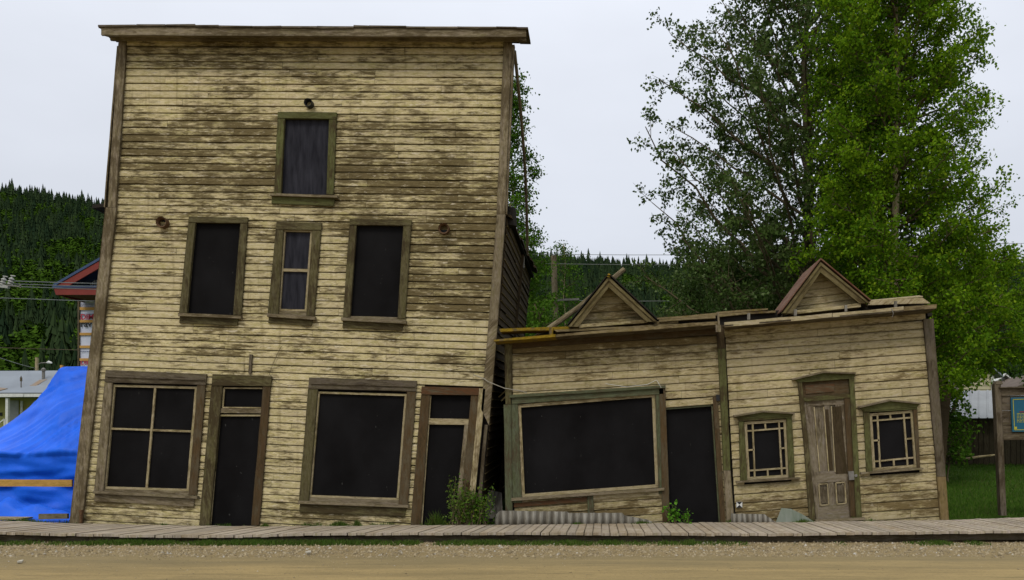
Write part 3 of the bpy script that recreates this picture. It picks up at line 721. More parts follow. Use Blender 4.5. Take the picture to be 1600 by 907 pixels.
# doorway
mb = MB(); board(mb, (1040, 637), (1113, 632), (1125, 822), (1044, 822), 16.05, .03, j=0); dl = mb.build('door', M['black'], low); dl['label'] = 'black panel closing the recessed doorway'
mb = MB(); line(mb, (1040, 639), (1112, 633.5), 3, 15.98, .05); line(mb, (1112.5, 634), (1124.5, 820), 2.2, 15.98, .05); mb.build('stop_strip', M['green_old'], dl)
mb = MB(); board(mb, (1038, 627), (1118, 620.5), (1118, 631.5), (1038.5, 637), 15.955, .05); mb.build('header', M['siding_low'], dl)
mb = MB(); board(mb, (1113.5, 620), (1121, 620), (1134, 820), (1126, 820), 15.945, .06); mb.build('casing', M['brown'], dl)
mb = MB(); board(mb, (1119, 617), (1124, 617), (1125, 627), (1120, 627), 15.925, .03); mb.build('block', M['blackpaint'], dl)
# posts
mb = MB(); board(mb, (788, 538), (800.5, 538), (799.5, 632), (789.5, 632), 15.94, .07); mb.build('corner_board', M['trim'], low)
mb = MB(); board(mb, (787, 632.5), (798.5, 632.5), (801, 819), (790, 819), 15.935, .07); mb.build('corner_board', M['green_old'], low)
mb = MB(); board(mb, (1122, 545), (1133.5, 545), (1141.5, 735), (1130.5, 735), 15.93, .06); mb.build('divider_post', M['trim_green'], low)
mb = MB(); board(mb, (1130.5, 735.5), (1141.5, 735.5), (1148, 819), (1136, 819), 15.935, .06); mb.build('divider_post', M['grey'], low)
mb = MB(); board(mb, (1119.5, 510), (1131, 509), (1133, 544.7), (1121.5, 544.7), 15.935, .06); mb.build('divider_cap', M['blackpaint' if False else 'dark_side'], low)
# stall riser details
mb = MB(); board(mb, (927, 773.5), (1030, 767), (1030, 774.5), (927, 780.5), 15.955, .03); mb.build('patch_board', M['cream'], low)['label'] = 'pale replacement board under the window'
mb = MB(); board(mb, (803, 787), (917, 777), (917, 784), (803, 793), 15.96, .03); mb.build('patch_board', M['rusty'], low)['label'] = 'rust-stained board under the window'
mb = MB(); board(mb, (917.5, 773), (927, 772.3), (928, 803), (918, 803), 15.95, .03); mb.build('riser_batten', M['green_old'], low)
# frieze, soffit, roof edge boards
mb = MB(); board(mb, (789, 534), (1120, 511), (1121, 523), (789.5, 546), 15.955, .04); mb.build('frieze_board', M['brown'], low)
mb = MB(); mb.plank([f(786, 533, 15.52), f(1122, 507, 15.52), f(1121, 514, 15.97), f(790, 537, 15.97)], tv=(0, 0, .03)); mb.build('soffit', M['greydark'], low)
Y1 = 15.5
mb = MB()
mb.plank([f(770, 530.5, Y1), f(868, 523, Y1), f(868, 527, Y1), f(772, 534, Y1)], t=.5, j=.008); mb.plank([f(780, 514.5, Y1 + .3), f(905, 509.5, Y1 + .3), f(905, 514, Y1 + .3), f(782, 519, Y1 + .3)], t=.4, j=.01)
mb.plank([f(858, 512, Y1 + .2), f(864, 512, Y1 + .2), f(864, 524, Y1 + .2), f(858, 524, Y1 + .2)], t=.1)
mb.build('eave_board', M['mossy'], low)['label'] = 'roof edge boards thick with yellow moss'
mb = MB()
mb.plank([f(869, 522.5, Y1), f(1122, 502, Y1), f(1122, 507.5, Y1), f(869, 526.5, Y1)], t=.05, j=.006)
mb.build('roof_edge', M['roofwood'], low); mb = MB(); mb.plank([f(866, 515.5, Y1 + .15), f(1062, 506, Y1 + .15), f(1056, 510, Y1 + .15), f(870, 519, Y1 + .15)], t=.4, j=.01)
mb.build('roof_edge', M['roofwood'], low); mb = MB(); mb.plank([f(905, 509, Y1 + .35), f(1060, 501, Y1 + .35), f(1060, 505.5, Y1 + .35), f(905, 513, Y1 + .35)], t=.3, j=.01)
mb.build('roof_edge', M['roofwood'], low); mb = MB(); mb.plank([f(1022, 496.5, Y1 + .4), f(1120, 490, Y1 + .4), f(1120, 493, Y1 + .4), f(1022, 499.5, Y1 + .4)], t=.4, j=.012)
mb.build('roof_edge', M['roofwood'], low); mb = MB(); mb.plank([f(1030, 500, Y1 + .3), f(1118, 493.5, Y1 + .3), f(1118, 496.5, Y1 + .3), f(1030, 503.5, Y1 + .3)], t=.3, j=.012)
mb.build('roof_edge', M['roofwood'], low)
def gable(parent, apex, bl, br, Y, deep, rake_px, mats, fasc, base_z_px, roofmat, roofover=.0):
    """small front gable: roof slabs, rake boards, recessed sided triangle, bottom board"""
    A, B, C = f(*apex, Y), f(*bl, Y), f(*br, Y)
    mb = MB(); th = .035
    for (P, Q) in ((A, B), (A, C)):
        mb.plank([P + Vector((0, -.03, .035)), Q + Vector((0, -.03, .035)), Q + Vector((0, deep, .035)), P + Vector((0, deep, .035))], tv=(0, 0, .03), seg=5, j=.004)
    g = mb.build('gable', roofmat, parent)
    mb = MB(); d = rake_px / 80
    for (P, Q, s) in ((A, B, -1), (A, C, 1)):
        down = Vector((0, 0, -d)); inn = Vector((-s * d * .9, 0, 0))
        mb.plank([P + Vector((0, .001 * s, 0)), Q + Vector((0, .001 * s, 0)), Q + inn * 1.15, P + down * 1.05], t=.05, j=.003)
        mb.plank([P + down * .1 + Vector((0, -.03, 0)), Q + Vector((0, -.03, 0)) + inn * .1, Q + inn * .38 + Vector((0, -.03, 0)), P + down * .42 + Vector((0, -.03, 0))], t=.028, j=.003)
    mb.build('rake_board', mats[0], g)
    # soffits under the slopes
    mb = MB()
    for (P, Q, s) in ((A, B, -1), (A, C, 1)):
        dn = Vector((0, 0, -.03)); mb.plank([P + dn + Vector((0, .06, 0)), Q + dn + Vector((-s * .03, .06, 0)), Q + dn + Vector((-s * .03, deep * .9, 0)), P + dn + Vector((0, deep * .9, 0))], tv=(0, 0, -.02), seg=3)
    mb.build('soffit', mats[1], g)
    # recessed pediment of boards
    mb = MB(); Yp = Y + .3; n = 6
    a = A + Vector((0, .3, -.05)); b = B + Vector((.1, .3, 0)); c = C + Vector((-.1, .3, 0))
    for i in range(n):
        t0, t1 = i / n, (i + .97) / n
        p0, p1 = a.lerp(b, t0), a.lerp(c, t0); r0, r1 = a.lerp(b, t1), a.lerp(c, t1)
        if i == 0: p1 = p1 + Vector((.02, 0, 0))
        r0.y -= .015; r1.y -= .015; mb.plank([p0, p1, r1, r0], t=.025, seg=2, j=.001)
    mb.build('pediment', mats[2], g)
    mb = MB(); b2, c2 = f(*fasc[0], Y + .03), f(*fasc[1], Y + .03)
    mb.plank([b2, c2, c2 - Vector((0, 0, .07)), b2 - Vector((0, 0, .07))], t=.42); mb.build('bottom_board', mats[2], g)
    return g
gable(low, (951, 432), (887, 511), (1027, 503), 15.6, 1.0, 16, (M['rake'], M['greydark'], M['siding_low']), ((905, 507), (1012, 499)), 0, M['void'])
mb = MB(); mb.tube([f(951, 428, 15.55), f(951.5, 430, 15.55), f(951, 433, 15.56)], [.015, .035, .04], 6); mb.build('moss_tuft', M['mossy'], low)
# main roofs behind the false fronts, body walls
mb = MB(); mb.plank([f(880, 514, 15.98), f(1121, 491, 15.98), f(1121, 509, 15.98), f(800, 534, 15.98)], tv=(0, .06, 0)); mb.build('roof_deck', M['void'], low)
mb = MB(); a, b = f(794, 534, 16.1), f(1121, 512, 16.1)
body = [a, b, Vector((b.x + .22, 16.1, .1)), Vector((a.x + .04, 16.1, .1))]
mb.prism(body, (0, .06, 0)); mb.build('sheathing', M['void'], low)
mb = MB()
for i in range(30):
    z0 = .1 + i * .12; 
    if z0 > a.z - .1: break
    mb.plank([(a.x - .02, 16.16, z0 + .115), (a.x + .08, 23, z0 + .115), (a.x + .08, 23, z0), (a.x - .02, 16.16, z0)], tv=(.03, 0, 0), seg=2)
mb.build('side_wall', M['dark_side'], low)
mb = MB(); mb.plank([Vector((a.x - .1, 16.05, a.z + .02)), Vector((b.x, 16.05, b.z + .02)), Vector((b.x, 23.2, b.z - .75)), Vector((a.x - .1, 23.2, a.z - .75))], tv=(0, 0, -.06)); mb.build('roof', M['void'], low)

# =================================================================== low building on the right of the pair
low2 = empty('panelled_door_storefront', f(1310, 818), 'low storefront with old panelled door between two small-paned windows and rusty gable', 'building')
SR = [(450, -.078), (600, -.070), (830, -.070)]
XL2 = [(500, 1133), (545, 1134.5), (700, 1143), (815, 1150)]; XR2 = [(480, 1443), (600, 1453), (812, 1469)]
R1 = dict(outer=((1154, 650), (1237, 646), (1242, 747), (1157, 753)), inner=((1163, 659.5), (1228.5, 655.5), (1233, 746), (1167.5, 750)))
R2 = dict(outer=((1349, 638), (1433, 632), (1438, 733), (1354, 740)), inner=((1358.5, 646.5), (1427, 641), (1433, 730), (1363.5, 736)))
siding('siding', low2, M['siding_low'], 524, 880, lambda y: 12.4 + (y - 524) * .006, XL2, XR2, SR, [opening(R1['inner'], 4), opening(R2['inner'], 4), ((1252, 594), (1330, 588), (1341, 880), (1270, 880))])
m1 = [((1176, 663), (1179.5, 746)), ((1217, 659), (1222, 743)), ((1165, 674), (1228.5, 669)), ((1168, 736), (1231, 731.5)), ((1195.5, 662), (1196.5, 671)), ((1166, 704), (1178, 703)), ((1219.5, 701), (1230, 700)), ((1199.5, 734), (1200, 744))]
w1_ = window(low2, **R1, head=(659, 654), sill=((1151, 752), (1250, 746)), sill_t=3, stop=4.2, muntins=m1, mw=2.6, cas_mat='trim_green', sill_mat='grey', label='small-paned border window left of the panelled door')
m2 = [((1371, 649), (1375.5, 733)), ((1412, 645), (1418.5, 729)), ((1360.5, 658), (1427, 652.5)), ((1365, 721.5), (1431.5, 715)), ((1391, 648), (1392, 656)), ((1362, 689), (1373.5, 688)), ((1416, 686), (1429.5, 685)), ((1396.5, 719), (1397, 728))]
w2_ = window(low2, **R2, head=(645, 640), sill=((1346, 738.5), (1443, 731)), sill_t=3, stop=4.2, muntins=m2, mw=2.6, cas_mat='trim_green', left_mat='trim_green', right_mat='brown', sill_mat='grey', label='small-paned border window near the right corner')
def hood(parent, l, ap, r, bl, br, roofm='grey', mat='trim_green'):
    mb = MB(); mb.prism([f(*l, 15.93), f(*ap, 15.93), f(*r, 15.93), f(*br, 15.93), f(*bl, 15.93)], (0, .05, 0)); h = mb.build('pediment_hood', M[mat], parent)
    mb = MB()
    for P, Q in ((l, ap), (ap, r)):
        A_, B_ = f(*P, 15.86), f(*Q, 15.86); mb.plank([A_, B_, B_ + Vector((0, .12, .01)), A_ + Vector((0, .12, .01))], tv=(0, 0, -.03), seg=2, j=.003)
    mb.build('hood_board', M[roofm], parent)
hood(w1_, (1147, 649.5), (1192.5, 642), (1242, 645), (1153, 655), (1237, 651))
hood(w2_, (1343, 635.5), (1391, 624.5), (1439.5, 629.5), (1349, 643), (1433, 636.5))
# panelled door
mb = MB(); board(mb, (1256, 628), (1322, 623), (1329, 812), (1275.5, 814), 16.03, .03, j=.001)
dr = mb.build('door', M['doorwood'], low2); dr['label'] = 'weathered bare-wood panelled door with a missing panel patched dark'
mb = MB()
board(mb, (1256, 628), (1270, 627), (1286, 812), (1275.5, 814), 16.0, .03); board(mb, (1304, 624), (1322, 623), (1329, 812), (1320, 812), 16.002, .03)
board(mb, (1262, 627.5), (1320, 623.5), (1320, 632), (1262, 635), 15.998, .03); board(mb, (1274, 738), (1322, 735), (1323, 752), (1276, 755), 15.998, .03)
board(mb, (1279, 790), (1325, 787), (1327, 811), (1280, 813), 15.998, .03)
board(mb, (1288, 632), (1296, 632), (1304, 790), (1296, 790), 16.006, .025)
mb.build('door_rails', M['doorwood'], dr)
mb = MB(); board(mb, (1300, 636), (1314, 635), (1324, 740), (1306, 741), 15.992, .02); board(mb, (1289, 640), (1294, 640), (1302, 735), (1295, 736), 15.999, .02)
mb.build('patch_panel', M['dark_side'], dr)
mb = MB(); board(mb, (1281, 762), (1290, 761), (1292, 786), (1283, 787), 15.996, .01); mb.build('lower_panel', M['greydark'], dr); mb = MB(); board(mb, (1308, 759), (1317, 758), (1319, 784), (1310, 785), 15.996, .01); mb.build('lower_panel', M['greydark'], dr)
mb = MB()
for (a, b) in (((1279.5, 757), (1281.5, 790)), ((1293, 756), (1295, 789)), ((1279.5, 757), (1293, 756)), ((1281, 790), (1295, 789)), ((1306, 755), (1308, 788)), ((1320, 754), (1322, 787)), ((1306, 755), (1320, 754)), ((1308, 788), (1322, 787)),
               ((1272, 636), (1281, 737)), ((1287, 636), (1295, 737)), ((1299, 635), (1305, 738))): line(mb, a, b, 1.6, 15.985, .02)
mb.build('panel_moulding', M['cream'], dr)
mb = MB(); board(mb, (1254, 621), (1331, 615), (1331, 622), (1254, 628), 15.96, .08); mb.build('door_head', M['trim_green'], dr)
mb = MB(); board(mb, (1251, 597), (1332, 591), (1331, 615), (1254, 621), 16.0, .03); tp_ = mb.build('transom_board', M['brown'], dr)
mb = MB(); board(mb, (1258, 602), (1304, 599), (1303, 612), (1259, 616), 15.985, .015); mb.build('transom_inset', M['rusty'], dr)
mb = MB(); board(mb, (1247, 597), (1253, 597), (1264, 700), (1256.5, 700), 15.935, .09); board(mb, (1256.7, 700.3), (1264, 700.3), (1275, 816), (1265, 816), 15.935, .09); mb.build('casing', M['trim'], dr)
mb = MB(); board(mb, (1327, 590), (1334.5, 590), (1347, 812), (1338, 812), 15.935, .09); mb.build('casing', M['trim_green'], dr)
mb = MB(); board(mb, (1319, 623), (1329, 623), (1339, 812), (1329, 812), 15.965, .06); mb.build('jamb', M['brown'], dr)
mb = MB(); board(mb, (1325.5, 737), (1334, 736.5), (1335, 750), (1327, 750.5), 15.93, .035); mb.tube([f(1337.5, 743.5, 15.92), f(1337.5, 743.5, 15.99)], .03, 8); mb.build('hasp_lock', M['steel'], dr)
mb = MB(); board(mb, (1274, 812.5), (1352, 809), (1352, 813), (1276, 817), 15.86, .12); mb.build('threshold', M['grey'], dr)
hood(dr, (1239, 592), (1287, 580.5), (1337.5, 582), (1248, 598), (1334, 591.5))
# corner board, frieze, roof edge
mb = MB(); board(mb, (1443, 499), (1459, 498), (1478, 745), (1464.5, 745), 15.935, .1); mb.build('corner_board', M['greydark'], low2)
mb = MB(); board(mb, (1464.5, 745.4), (1478, 745.4), (1483, 814), (1470, 814), 15.93, .1); mb.build('corner_board', M['yellowed'], low2)['label'] = 'yellowed lower length of the corner board'
mb = MB(); board(mb, (1131, 513), (1446, 487), (1446, 499), (1133, 527), 15.955, .04); mb.build('frieze_board', M['siding_low'], low2)
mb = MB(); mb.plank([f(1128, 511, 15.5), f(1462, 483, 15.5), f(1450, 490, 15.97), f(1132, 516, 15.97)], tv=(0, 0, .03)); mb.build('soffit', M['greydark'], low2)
mb = MB()
mb.plank([f(1132, 504, Y1), f(1300, 490, Y1), f(1300, 496, Y1), f(1132, 511, Y1)], t=.05, j=.008)
mb.plank([f(1301, 489.7, Y1), f(1412, 479.5, Y1), f(1412, 486, Y1), f(1301, 496, Y1)], t=.05, j=.008)
mb.build('eave_fascia', M['peel'], low2)
mb = MB(); mb.plank([f(1412.3, 479.5, Y1 - .01), f(1464, 476, Y1 - .01), f(1463, 482, Y1 - .01), f(1412.3, 486, Y1 - .01)], t=.5, j=.01)
mb.build('roof_edge', M['roofwood'], low2); mb = MB(); mb.plank([f(1122, 491, Y1 + .4), f(1212, 485, Y1 + .4), f(1212, 488.5, Y1 + .4), f(1122, 495, Y1 + .4)], t=.4, j=.01)
mb.build('roof_edge', M['roofwood'], low2); mb = MB(); mb.plank([f(1120, 487.5, Y1 + .45), f(1200, 482, Y1 + .45), f(1200, 484.5, Y1 + .45), f(1120, 490.5, Y1 + .45)], t=.4, j=.01)
mb.build('roof_edge', M['roofwood'], low2)
mb = MB(); mb.plank([f(1356, 470.5, 15.75), f(1442, 466, 15.75), f(1454, 474.5, 15.75), f(1356, 477, 15.75)], t=.05, j=.012); mb.plank([f(1356, 470, 15.76), f(1442, 463, 15.76), f(1436, 462, 16.6), f(1350, 470, 16.6)], tv=(0, 0, -.02)); 
mb.build('roof_cap', M['peel'], low2)
mb = MB()
for xx in (1170, 1243, 1322, 1400): yy = 503 - (xx - 1130) * .083; board(mb, (xx - 2, yy - 10), (xx + 2, yy - 10), (xx + 2, yy), (xx - 2, yy), 15.56, .04)
mb.build('gutter_strap', M['metal'], low2)
mb = MB(); mb.plank([f(1118, 508, 15.45), f(1127, 508, 15.45), f(1127, 519, 15.45), f(1119, 519, 15.45)], t=.03); line(mb, (1122, 488), (1123.5, 508), 3, 15.47); mb.build('loose_block', M['grey'], low2)
mb = MB(); mb.plank([f(1119, 519, 15.44), f(1181, 487, 15.6), f(1182, 488, 15.6), f(1120, 520, 15.44)], t=.01) if False else None
mb.tube([f(1393, 483, 15.47), f(1396, 490, 15.46), f(1394, 496, 15.46)], .008, 5); mb.build('bent_nail', M['steel'], low2)
gable(low2, (1282, 409), (1221, 490), (1360, 474), 15.6, 1.4, 16, (M['rake'], M['greydark'], M['siding_low']), ((1238, 486), (1345, 474)), 0, M['rustroof'])
mb = MB(); mb.plank([f(1125, 491, 15.98), f(1443, 471, 15.98), f(1446, 486, 15.98), f(1125, 511, 15.98)], tv=(0, .06, 0)); mb.build('roof_deck', M['void'], low2)
mb = MB(); a, b = f(1128, 512, 16.1), f(1449, 489, 16.1); c_, d_ = f(1478, 822, 16.1), f(1142, 822, 16.1)
mb.prism([a, b, c_, d_], (0, .06, 0)); mb.build('sheathing', M['void'], low2)
mb = MB(); n = 24
for i in range(n):
    p = b.lerp(c_, i / n); q = b.lerp(c_, (i + .96) / n); mb.plank([p, p + Vector((0, 6.5, -.3)), q + Vector((0, 6.5, -.1)), q], tv=(-.03, 0, 0), seg=2)
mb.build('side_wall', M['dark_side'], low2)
mb = MB(); mb.plank([a, b + Vector((.1, 0, 0)), b + Vector((.1, 7, -.8)), a + Vector((0, 7, -.8))], tv=(0, 0, -.06)); mb.build('roof', M['void'], low2)
mb = MB(); A = f(1466, 575, 22.8); B = f(1494, 608, 22.8); mb.plank([A, B, B + Vector((0, 3, 0)), A + Vector((0, 3, 0))], tv=(0, 0, .05), seg=2)
mb.plank([A + Vector((-2.5, -.01, 2.5)), B, B - Vector((0, 0, .09)), A + Vector((-2.5, -.01, 2.4))], t=.04) if False else mb.plank([A, B, B - Vector((.02, 0, .09)), A - Vector((0, 0, .09))], t=.04)
mb.prism([A + Vector((-2, .1, 0)), A + Vector((0, .1, -.06)), B + Vector((-.1, .1, -.1)), Vector((B.x - .3, 22.9, .6)), Vector((A.x - 2, 22.9, .6))], (0, 2.8, 0))
mb.build('rear_annex', M['dark_side'], low2)
mb = MB(); mb.plank([A + Vector((-.02, -.06, .04)), B + Vector((.03, -.06, .02)), B + Vector((.0, -.06, -.07)), A + Vector((-.05, -.06, -.06))], t=.04); mb.build('annex_fascia', M['metal'], low2)

# =================================================================== small things on and before the fronts
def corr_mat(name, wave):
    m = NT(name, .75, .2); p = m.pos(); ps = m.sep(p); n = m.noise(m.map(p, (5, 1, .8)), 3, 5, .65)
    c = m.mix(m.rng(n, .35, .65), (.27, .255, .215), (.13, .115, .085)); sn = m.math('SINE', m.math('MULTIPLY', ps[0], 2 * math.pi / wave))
    m.color(m.mix(m.math('MULTIPLY', m.rng(sn, -.1, .8), .72), c, (.05, .042, .03))); return m.m  # valleys mixed darker: groove shade put into the colour
def corrugated(name, x0, x1, top, bot, Y, mat, label, wave=.076, lean=.05, amp=.014):
    n = int((x1 - x0) / .0095); V = []; F = []
    for i in range(n + 1):
        x = x0 + (x1 - x0) * i / n; px = VX + x * FL / Y; zt = f(px, interp(top, px), Y).z; zb = f(px, bot, Y).z
        zt += .008 * noise.noise((x * 9, 0, 0))
        dy = amp * math.sin(2 * math.pi * x / wave) + .02 * noise.noise((x * 2, 4, 0))
        for k, z in enumerate((zt, (zt + zb) / 2, zb)): V.append((x, Y + dy + lean * (1 - k / 2), z))
    for i in range(n):
        for k in range(2): F.append((i * 3 + k, i * 3 + k + 1, (i + 1) * 3 + k + 1, (i + 1) * 3 + k))
    me = bpy.data.meshes.new(name); me.from_pydata(V, [], F); me.materials.append(mat); me.polygons.foreach_set('use_smooth', [True] * len(F))
    o = link(name, me); sm = o.modifiers.new('t', 'SOLIDIFY'); sm.thickness = .003
    return tag(o, label, 'metal sheet')
PX = lambda px, Y: (px - VX) / FL * Y
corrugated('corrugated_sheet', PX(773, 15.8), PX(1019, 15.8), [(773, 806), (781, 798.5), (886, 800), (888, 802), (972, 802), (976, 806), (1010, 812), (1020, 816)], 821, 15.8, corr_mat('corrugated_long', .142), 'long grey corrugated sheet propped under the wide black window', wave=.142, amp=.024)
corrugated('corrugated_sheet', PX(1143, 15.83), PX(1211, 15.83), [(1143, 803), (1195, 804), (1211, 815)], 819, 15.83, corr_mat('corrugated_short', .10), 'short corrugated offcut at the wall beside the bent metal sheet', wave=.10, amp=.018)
mb = MB(); mb.prism([f(1212, 817, 15.82), f(1221, 794, 15.84), f(1236, 795.5, 15.84), f(1254, 804, 15.83), f(1274, 817, 15.82)], (0, .006, 0))
tag(mb.build('bent_metal_sheet', M['metal_green']), 'flat greenish metal sheet with slanted corners leaning by the panelled door', 'metal sheet')
mb = MB(); c = f(1155.3, 789, 15.96); s_ = .057; mb.prism([c + Vector((-s_, 0, s_)), c + Vector((s_, 0, s_)), c + Vector((s_, 0, -s_)), c + Vector((-s_, 0, -s_))], (0, .004, 0))
tgt = tag(mb.build('survey_target', M['white']), 'small black and white survey target fixed low on the siding', 'survey target')
mb = MB(); c.y -= .003
for s2 in (1, -1): mb.prism([c + Vector((-s_ * .97, 0, s_ * .98 * s2)), c + Vector((s_ * .97, 0, s_ * .98 * s2)), c + Vector((0, 0, .003 * s2))], (0, .002, 0))
mb.build('target_mark', M['blackpaint'], tgt)
def wire(name, pts, r, mat, label, cat='cable', group=None, sag=0):
    mb = MB(); P = [Vector(p) for p in pts]; out = []
    for a, b in zip(P, P[1:]):
        k = max(2, int((b - a).length / 1.5)) if sag else 3
        for i in range(k): t = i / k; out.append(a.lerp(b, t) - Vector((0, 0, sag * 4 * t * (1 - t))))
    out.append(P[-1]); mb.tube(out, r, 5); return tag(mb.build(name, mat), label, cat, group)
wire('cable', [f(740, 586, 15.93), f(756, 592, 15.9), f(763, 597, 15.88), f(788, 607, 15.9), f(812, 611, 15.9), f(823, 614, 15.95)], .009, M['cable'], 'pale cable strung across the gap between the leaning and low building', 'cable')
wire('wire', [f(440, 541, 15.96), f(434, 552, 15.955), f(426, 570, 15.955), f(421, 585, 15.95), f(432, 598, 15.95), f(452, 603, 15.95), f(480, 601, 15.95)], .005, M['greydark'], 'thin dark wire drooping beside the left door header', 'wire')
wire('wire', [f(602, 576, 15.955), f(612, 571, 15.955), f(640, 577, 15.955), f(700, 580, 15.955), f(745, 571, 15.95), f(757, 570, 15.92)], .004, M['greydark'], 'thin wire stapled above the right door of the tall building', 'wire')
wire('wire', [f(946, 600, 15.94), f(980, 605, 15.94), f(1012, 601, 15.93), f(1026, 594, 15.92), f(1033, 606, 15.9)], .005, M['white'], 'thin pale wire above the corner of the wide black window', 'wire')
mb = MB()
for (a, b) in (((779, 621), (790, 611)), ((783, 627), (791, 619))): line(mb, a, b, 2, 16.4, .03)
tag(mb.build('broken_lath', M['side_edge']), 'two broken laths jutting in the gap between the buildings', 'lath')
mb = MB(); pts = [f(838, 528, 16.25), f(905, 480, 16.5), f(975, 421, 16.8)]; mb.tube([pts[0], pts[1], pts[2]], [.06, .055, .05], 10)
tag(mb.build('fallen_pole', M['grey']), 'long grey pole lying slanted behind the mossy gable', 'pole')
mb = MB()
pass
mb = MB(); mb.tube([f(768, 806, 16.3), f(775, 790, 17.0)], .07, 6); mb.prism([f(752, 815, 16.5), f(760, 765, 16.9), f(784, 770, 17.1), f(786, 818, 16.5)], (0, .01, 0))
tag(mb.build('scrap_sheet', M['metal']), 'dull metal scrap standing in the dark gap between the buildings', 'scrap')
def litter(name, px, py, Y, w, label):
    mb = MB(); c = f(px, py, Y); c.z = .145; mb.prism([c + Vector((-w, .02, 0)), c + Vector((-w * .3, .06, .01)), c + Vector((w * .6, .05, .012)), c + Vector((w, 0, 0)), c + Vector((w * .2, -.05, 0))], (0, 0, .02))
    tag(mb.build(name, M['scrap']), label, 'litter')
litter('paper_scrap', 30, 880, 11.1, .04, 'pale flat scrap lying on the road at the far left')
litter('paper_scrap', 481, 865, 12.1, .045, 'pale flat scrap lying on the gravel below the left shop fronts')

# =================================================================== left: tarp, lumber, house, new building
m = NT('blue_tarp', .5, .2); p = m.pos(); n1 = m.noise(p, 2.2, 4); n2 = m.noise(m.map(p, (30, 30, 30)), 3, 2); ps = m.sep(p)
m.color(m.mix(m.rng(n1, .3, .7), (.010, .135, .80), (.006, .095, .62))); m.bump(m.noise(p, 9, 4), .02, .5); M['tarp'] = m.m
TOP = [(-300, 735), (-150, 728), (-60, 710), (0, 671), (30, 650), (60, 622), (80, 598), (96, 573), (104, 571), (180, 570), (240, 590)]
V = []; F = []; NXT, NT_ = 110, 92
for i in range(NXT):
    px = -180 + 370 * i / (NXT - 1)
    ty = interp(TOP, px); ridge = f(px, ty, 19.4); xx = ridge.x * 17.6 / 19.4
    seam = f(px, 707 + 2 * math.sin(px * .05), 17.6); bot = Vector((seam.x, 17.85, gz(0, 17.3) + .02)); back = Vector((ridge.x, 21.5, gz(0, 21.5)))
    if seam.z > ridge.z - .05: seam.z = ridge.z - .05
    for jx in range(NT_):
        t = jx / (NT_ - 1)
        if t < .35: k = t / .35; P = bot.lerp(seam, k)
        elif t < .8: k = (t - .35) / .45; P = seam.lerp(ridge, k); P.z += -.05 * math.sin(k * math.pi) * (1 if px > 40 else .4)
        else: k = (t - .8) / .2; P = ridge.lerp(back, k)
        if t < .8:
            q = Vector((P.x + 9.9, P.z - 4.1)); ang = math.atan2(q.y, q.x); rr = q.length
            amp = .085 * min(1, rr / .8)
            wv = noise.noise((ang * 5.5, rr * .25, 1)) * 1.2 + .8 * (1 - 2.6 * abs(noise.noise((ang * 9, rr * .35, 3)))) * .6 + .35 * (1 - 3 * abs(noise.noise((ang * 21, rr * .6, 5))))
            if t < .33:
                wv = .9 * noise.noise((P.x * .9 + P.z * 1.4, P.z * 3.2 - P.x * .7, 2)) + .9 * abs(noise.noise((P.x * .7, P.z * 2.2 + P.x * .6, 6))) + .4 * noise.noise((P.x * 2, P.z * 7, 8)); amp = .13 * min(1, (.35 - t) * 9)
            P.y -= amp * wv; P.z += .35 * amp * wv if t > .35 and t < .79 else 0
            if t < .10: P.y -= .25 * (1 - t / .10) * (.7 + .5 * noise.noise((P.x * 2, 3, 3)))
        V.append(tuple(P))
F = [(i * NT_ + j, (i + 1) * NT_ + j, (i + 1) * NT_ + j + 1, i * NT_ + j + 1) for i in range(NXT - 1) for j in range(NT_ - 1)]
me = bpy.data.meshes.new('tarp'); me.from_pydata(V, [], F); me.materials.append(M['tarp']); me.polygons.foreach_set('use_smooth', [True] * len(F))
o = link('tarp', me); tag(o, 'large bright blue tarp draped over a pile beside the leaning building', 'tarp')
# a loose heap of tarp at the ground
V = []; n1_, n2_ = 50, 20
for i in range(n1_):
    for j in range(n2_):
        a = i / (n1_ - 1); b = j / (n2_ - 1); x = -12.6 + 2.2 * a; y = 16.55 + .7 * b
        h = math.sin(b * math.pi) * (.42 * (1 - a) ** .8 * math.sin(min(1, a * 4 + .4) * 1.57) + .04) * (1 + .5 * noise.noise((x * 2.5, y * 5, 0)))
        V.append((x, y, gz(0, y) + h + .05 * abs(noise.noise((x * 6, y * 9, 2)))))
F = [(i * n2_ + j, (i + 1) * n2_ + j, (i + 1) * n2_ + j + 1, i * n2_ + j + 1) for i in range(n1_ - 1) for j in range(n2_ - 1)]
me = bpy.data.meshes.new('tarp_fold'); me.from_pydata(V, [], F); me.materials.append(M['tarp']); me.polygons.foreach_set('use_smooth', [True] * len(F))
adopt(link('tarp_fold', me), o)
mb = MB(); mb.plank([f(-260, 748, 16.9), f(112, 750, 16.9), f(112, 761, 16.9), f(-260, 759, 16.9)], t=.04); rail = tag(mb.build('lumber_rail', M['lumber']), 'new orange-tan lumber rail running in front of the tarp', 'lumber')
mb = MB(); 
for xx in (-235, ): mb.plank([f(xx, 748, 16.95), f(xx + 9, 748, 16.95), f(xx + 9, 812, 16.95), f(xx, 812, 16.95)], t=.04)
mb.build('post', M['lumber'], rail)
mb = MB(); mb.plank([f(60, 803.5, 16.45), f(105, 803, 16.45), f(105, 811, 16.45), f(60, 812, 16.45)], t=.06); tag(mb.build('timber_offcut', M['grey']), 'grey timber offcut lying against the tall left corner', 'timber')
mb = MB(); mb.plank([f(-20, 809, 16.3), f(36, 810, 16.3), f(34, 812.5, 16.3), f(-20, 812.5, 16.3)], t=.3); tag(mb.build('pale_board', M['cream']), 'pale board lying flat behind the boardwalk at far left', 'board')
mb = MB(); mb.bar(f(97, 571, 19.35), f(97, 640, 19.35) - Vector((0, 0, 1.2)), .06, .06); tag(mb.build('support_post', M['lumber']), 'short lumber post end poking out at the tarp peak', 'post')

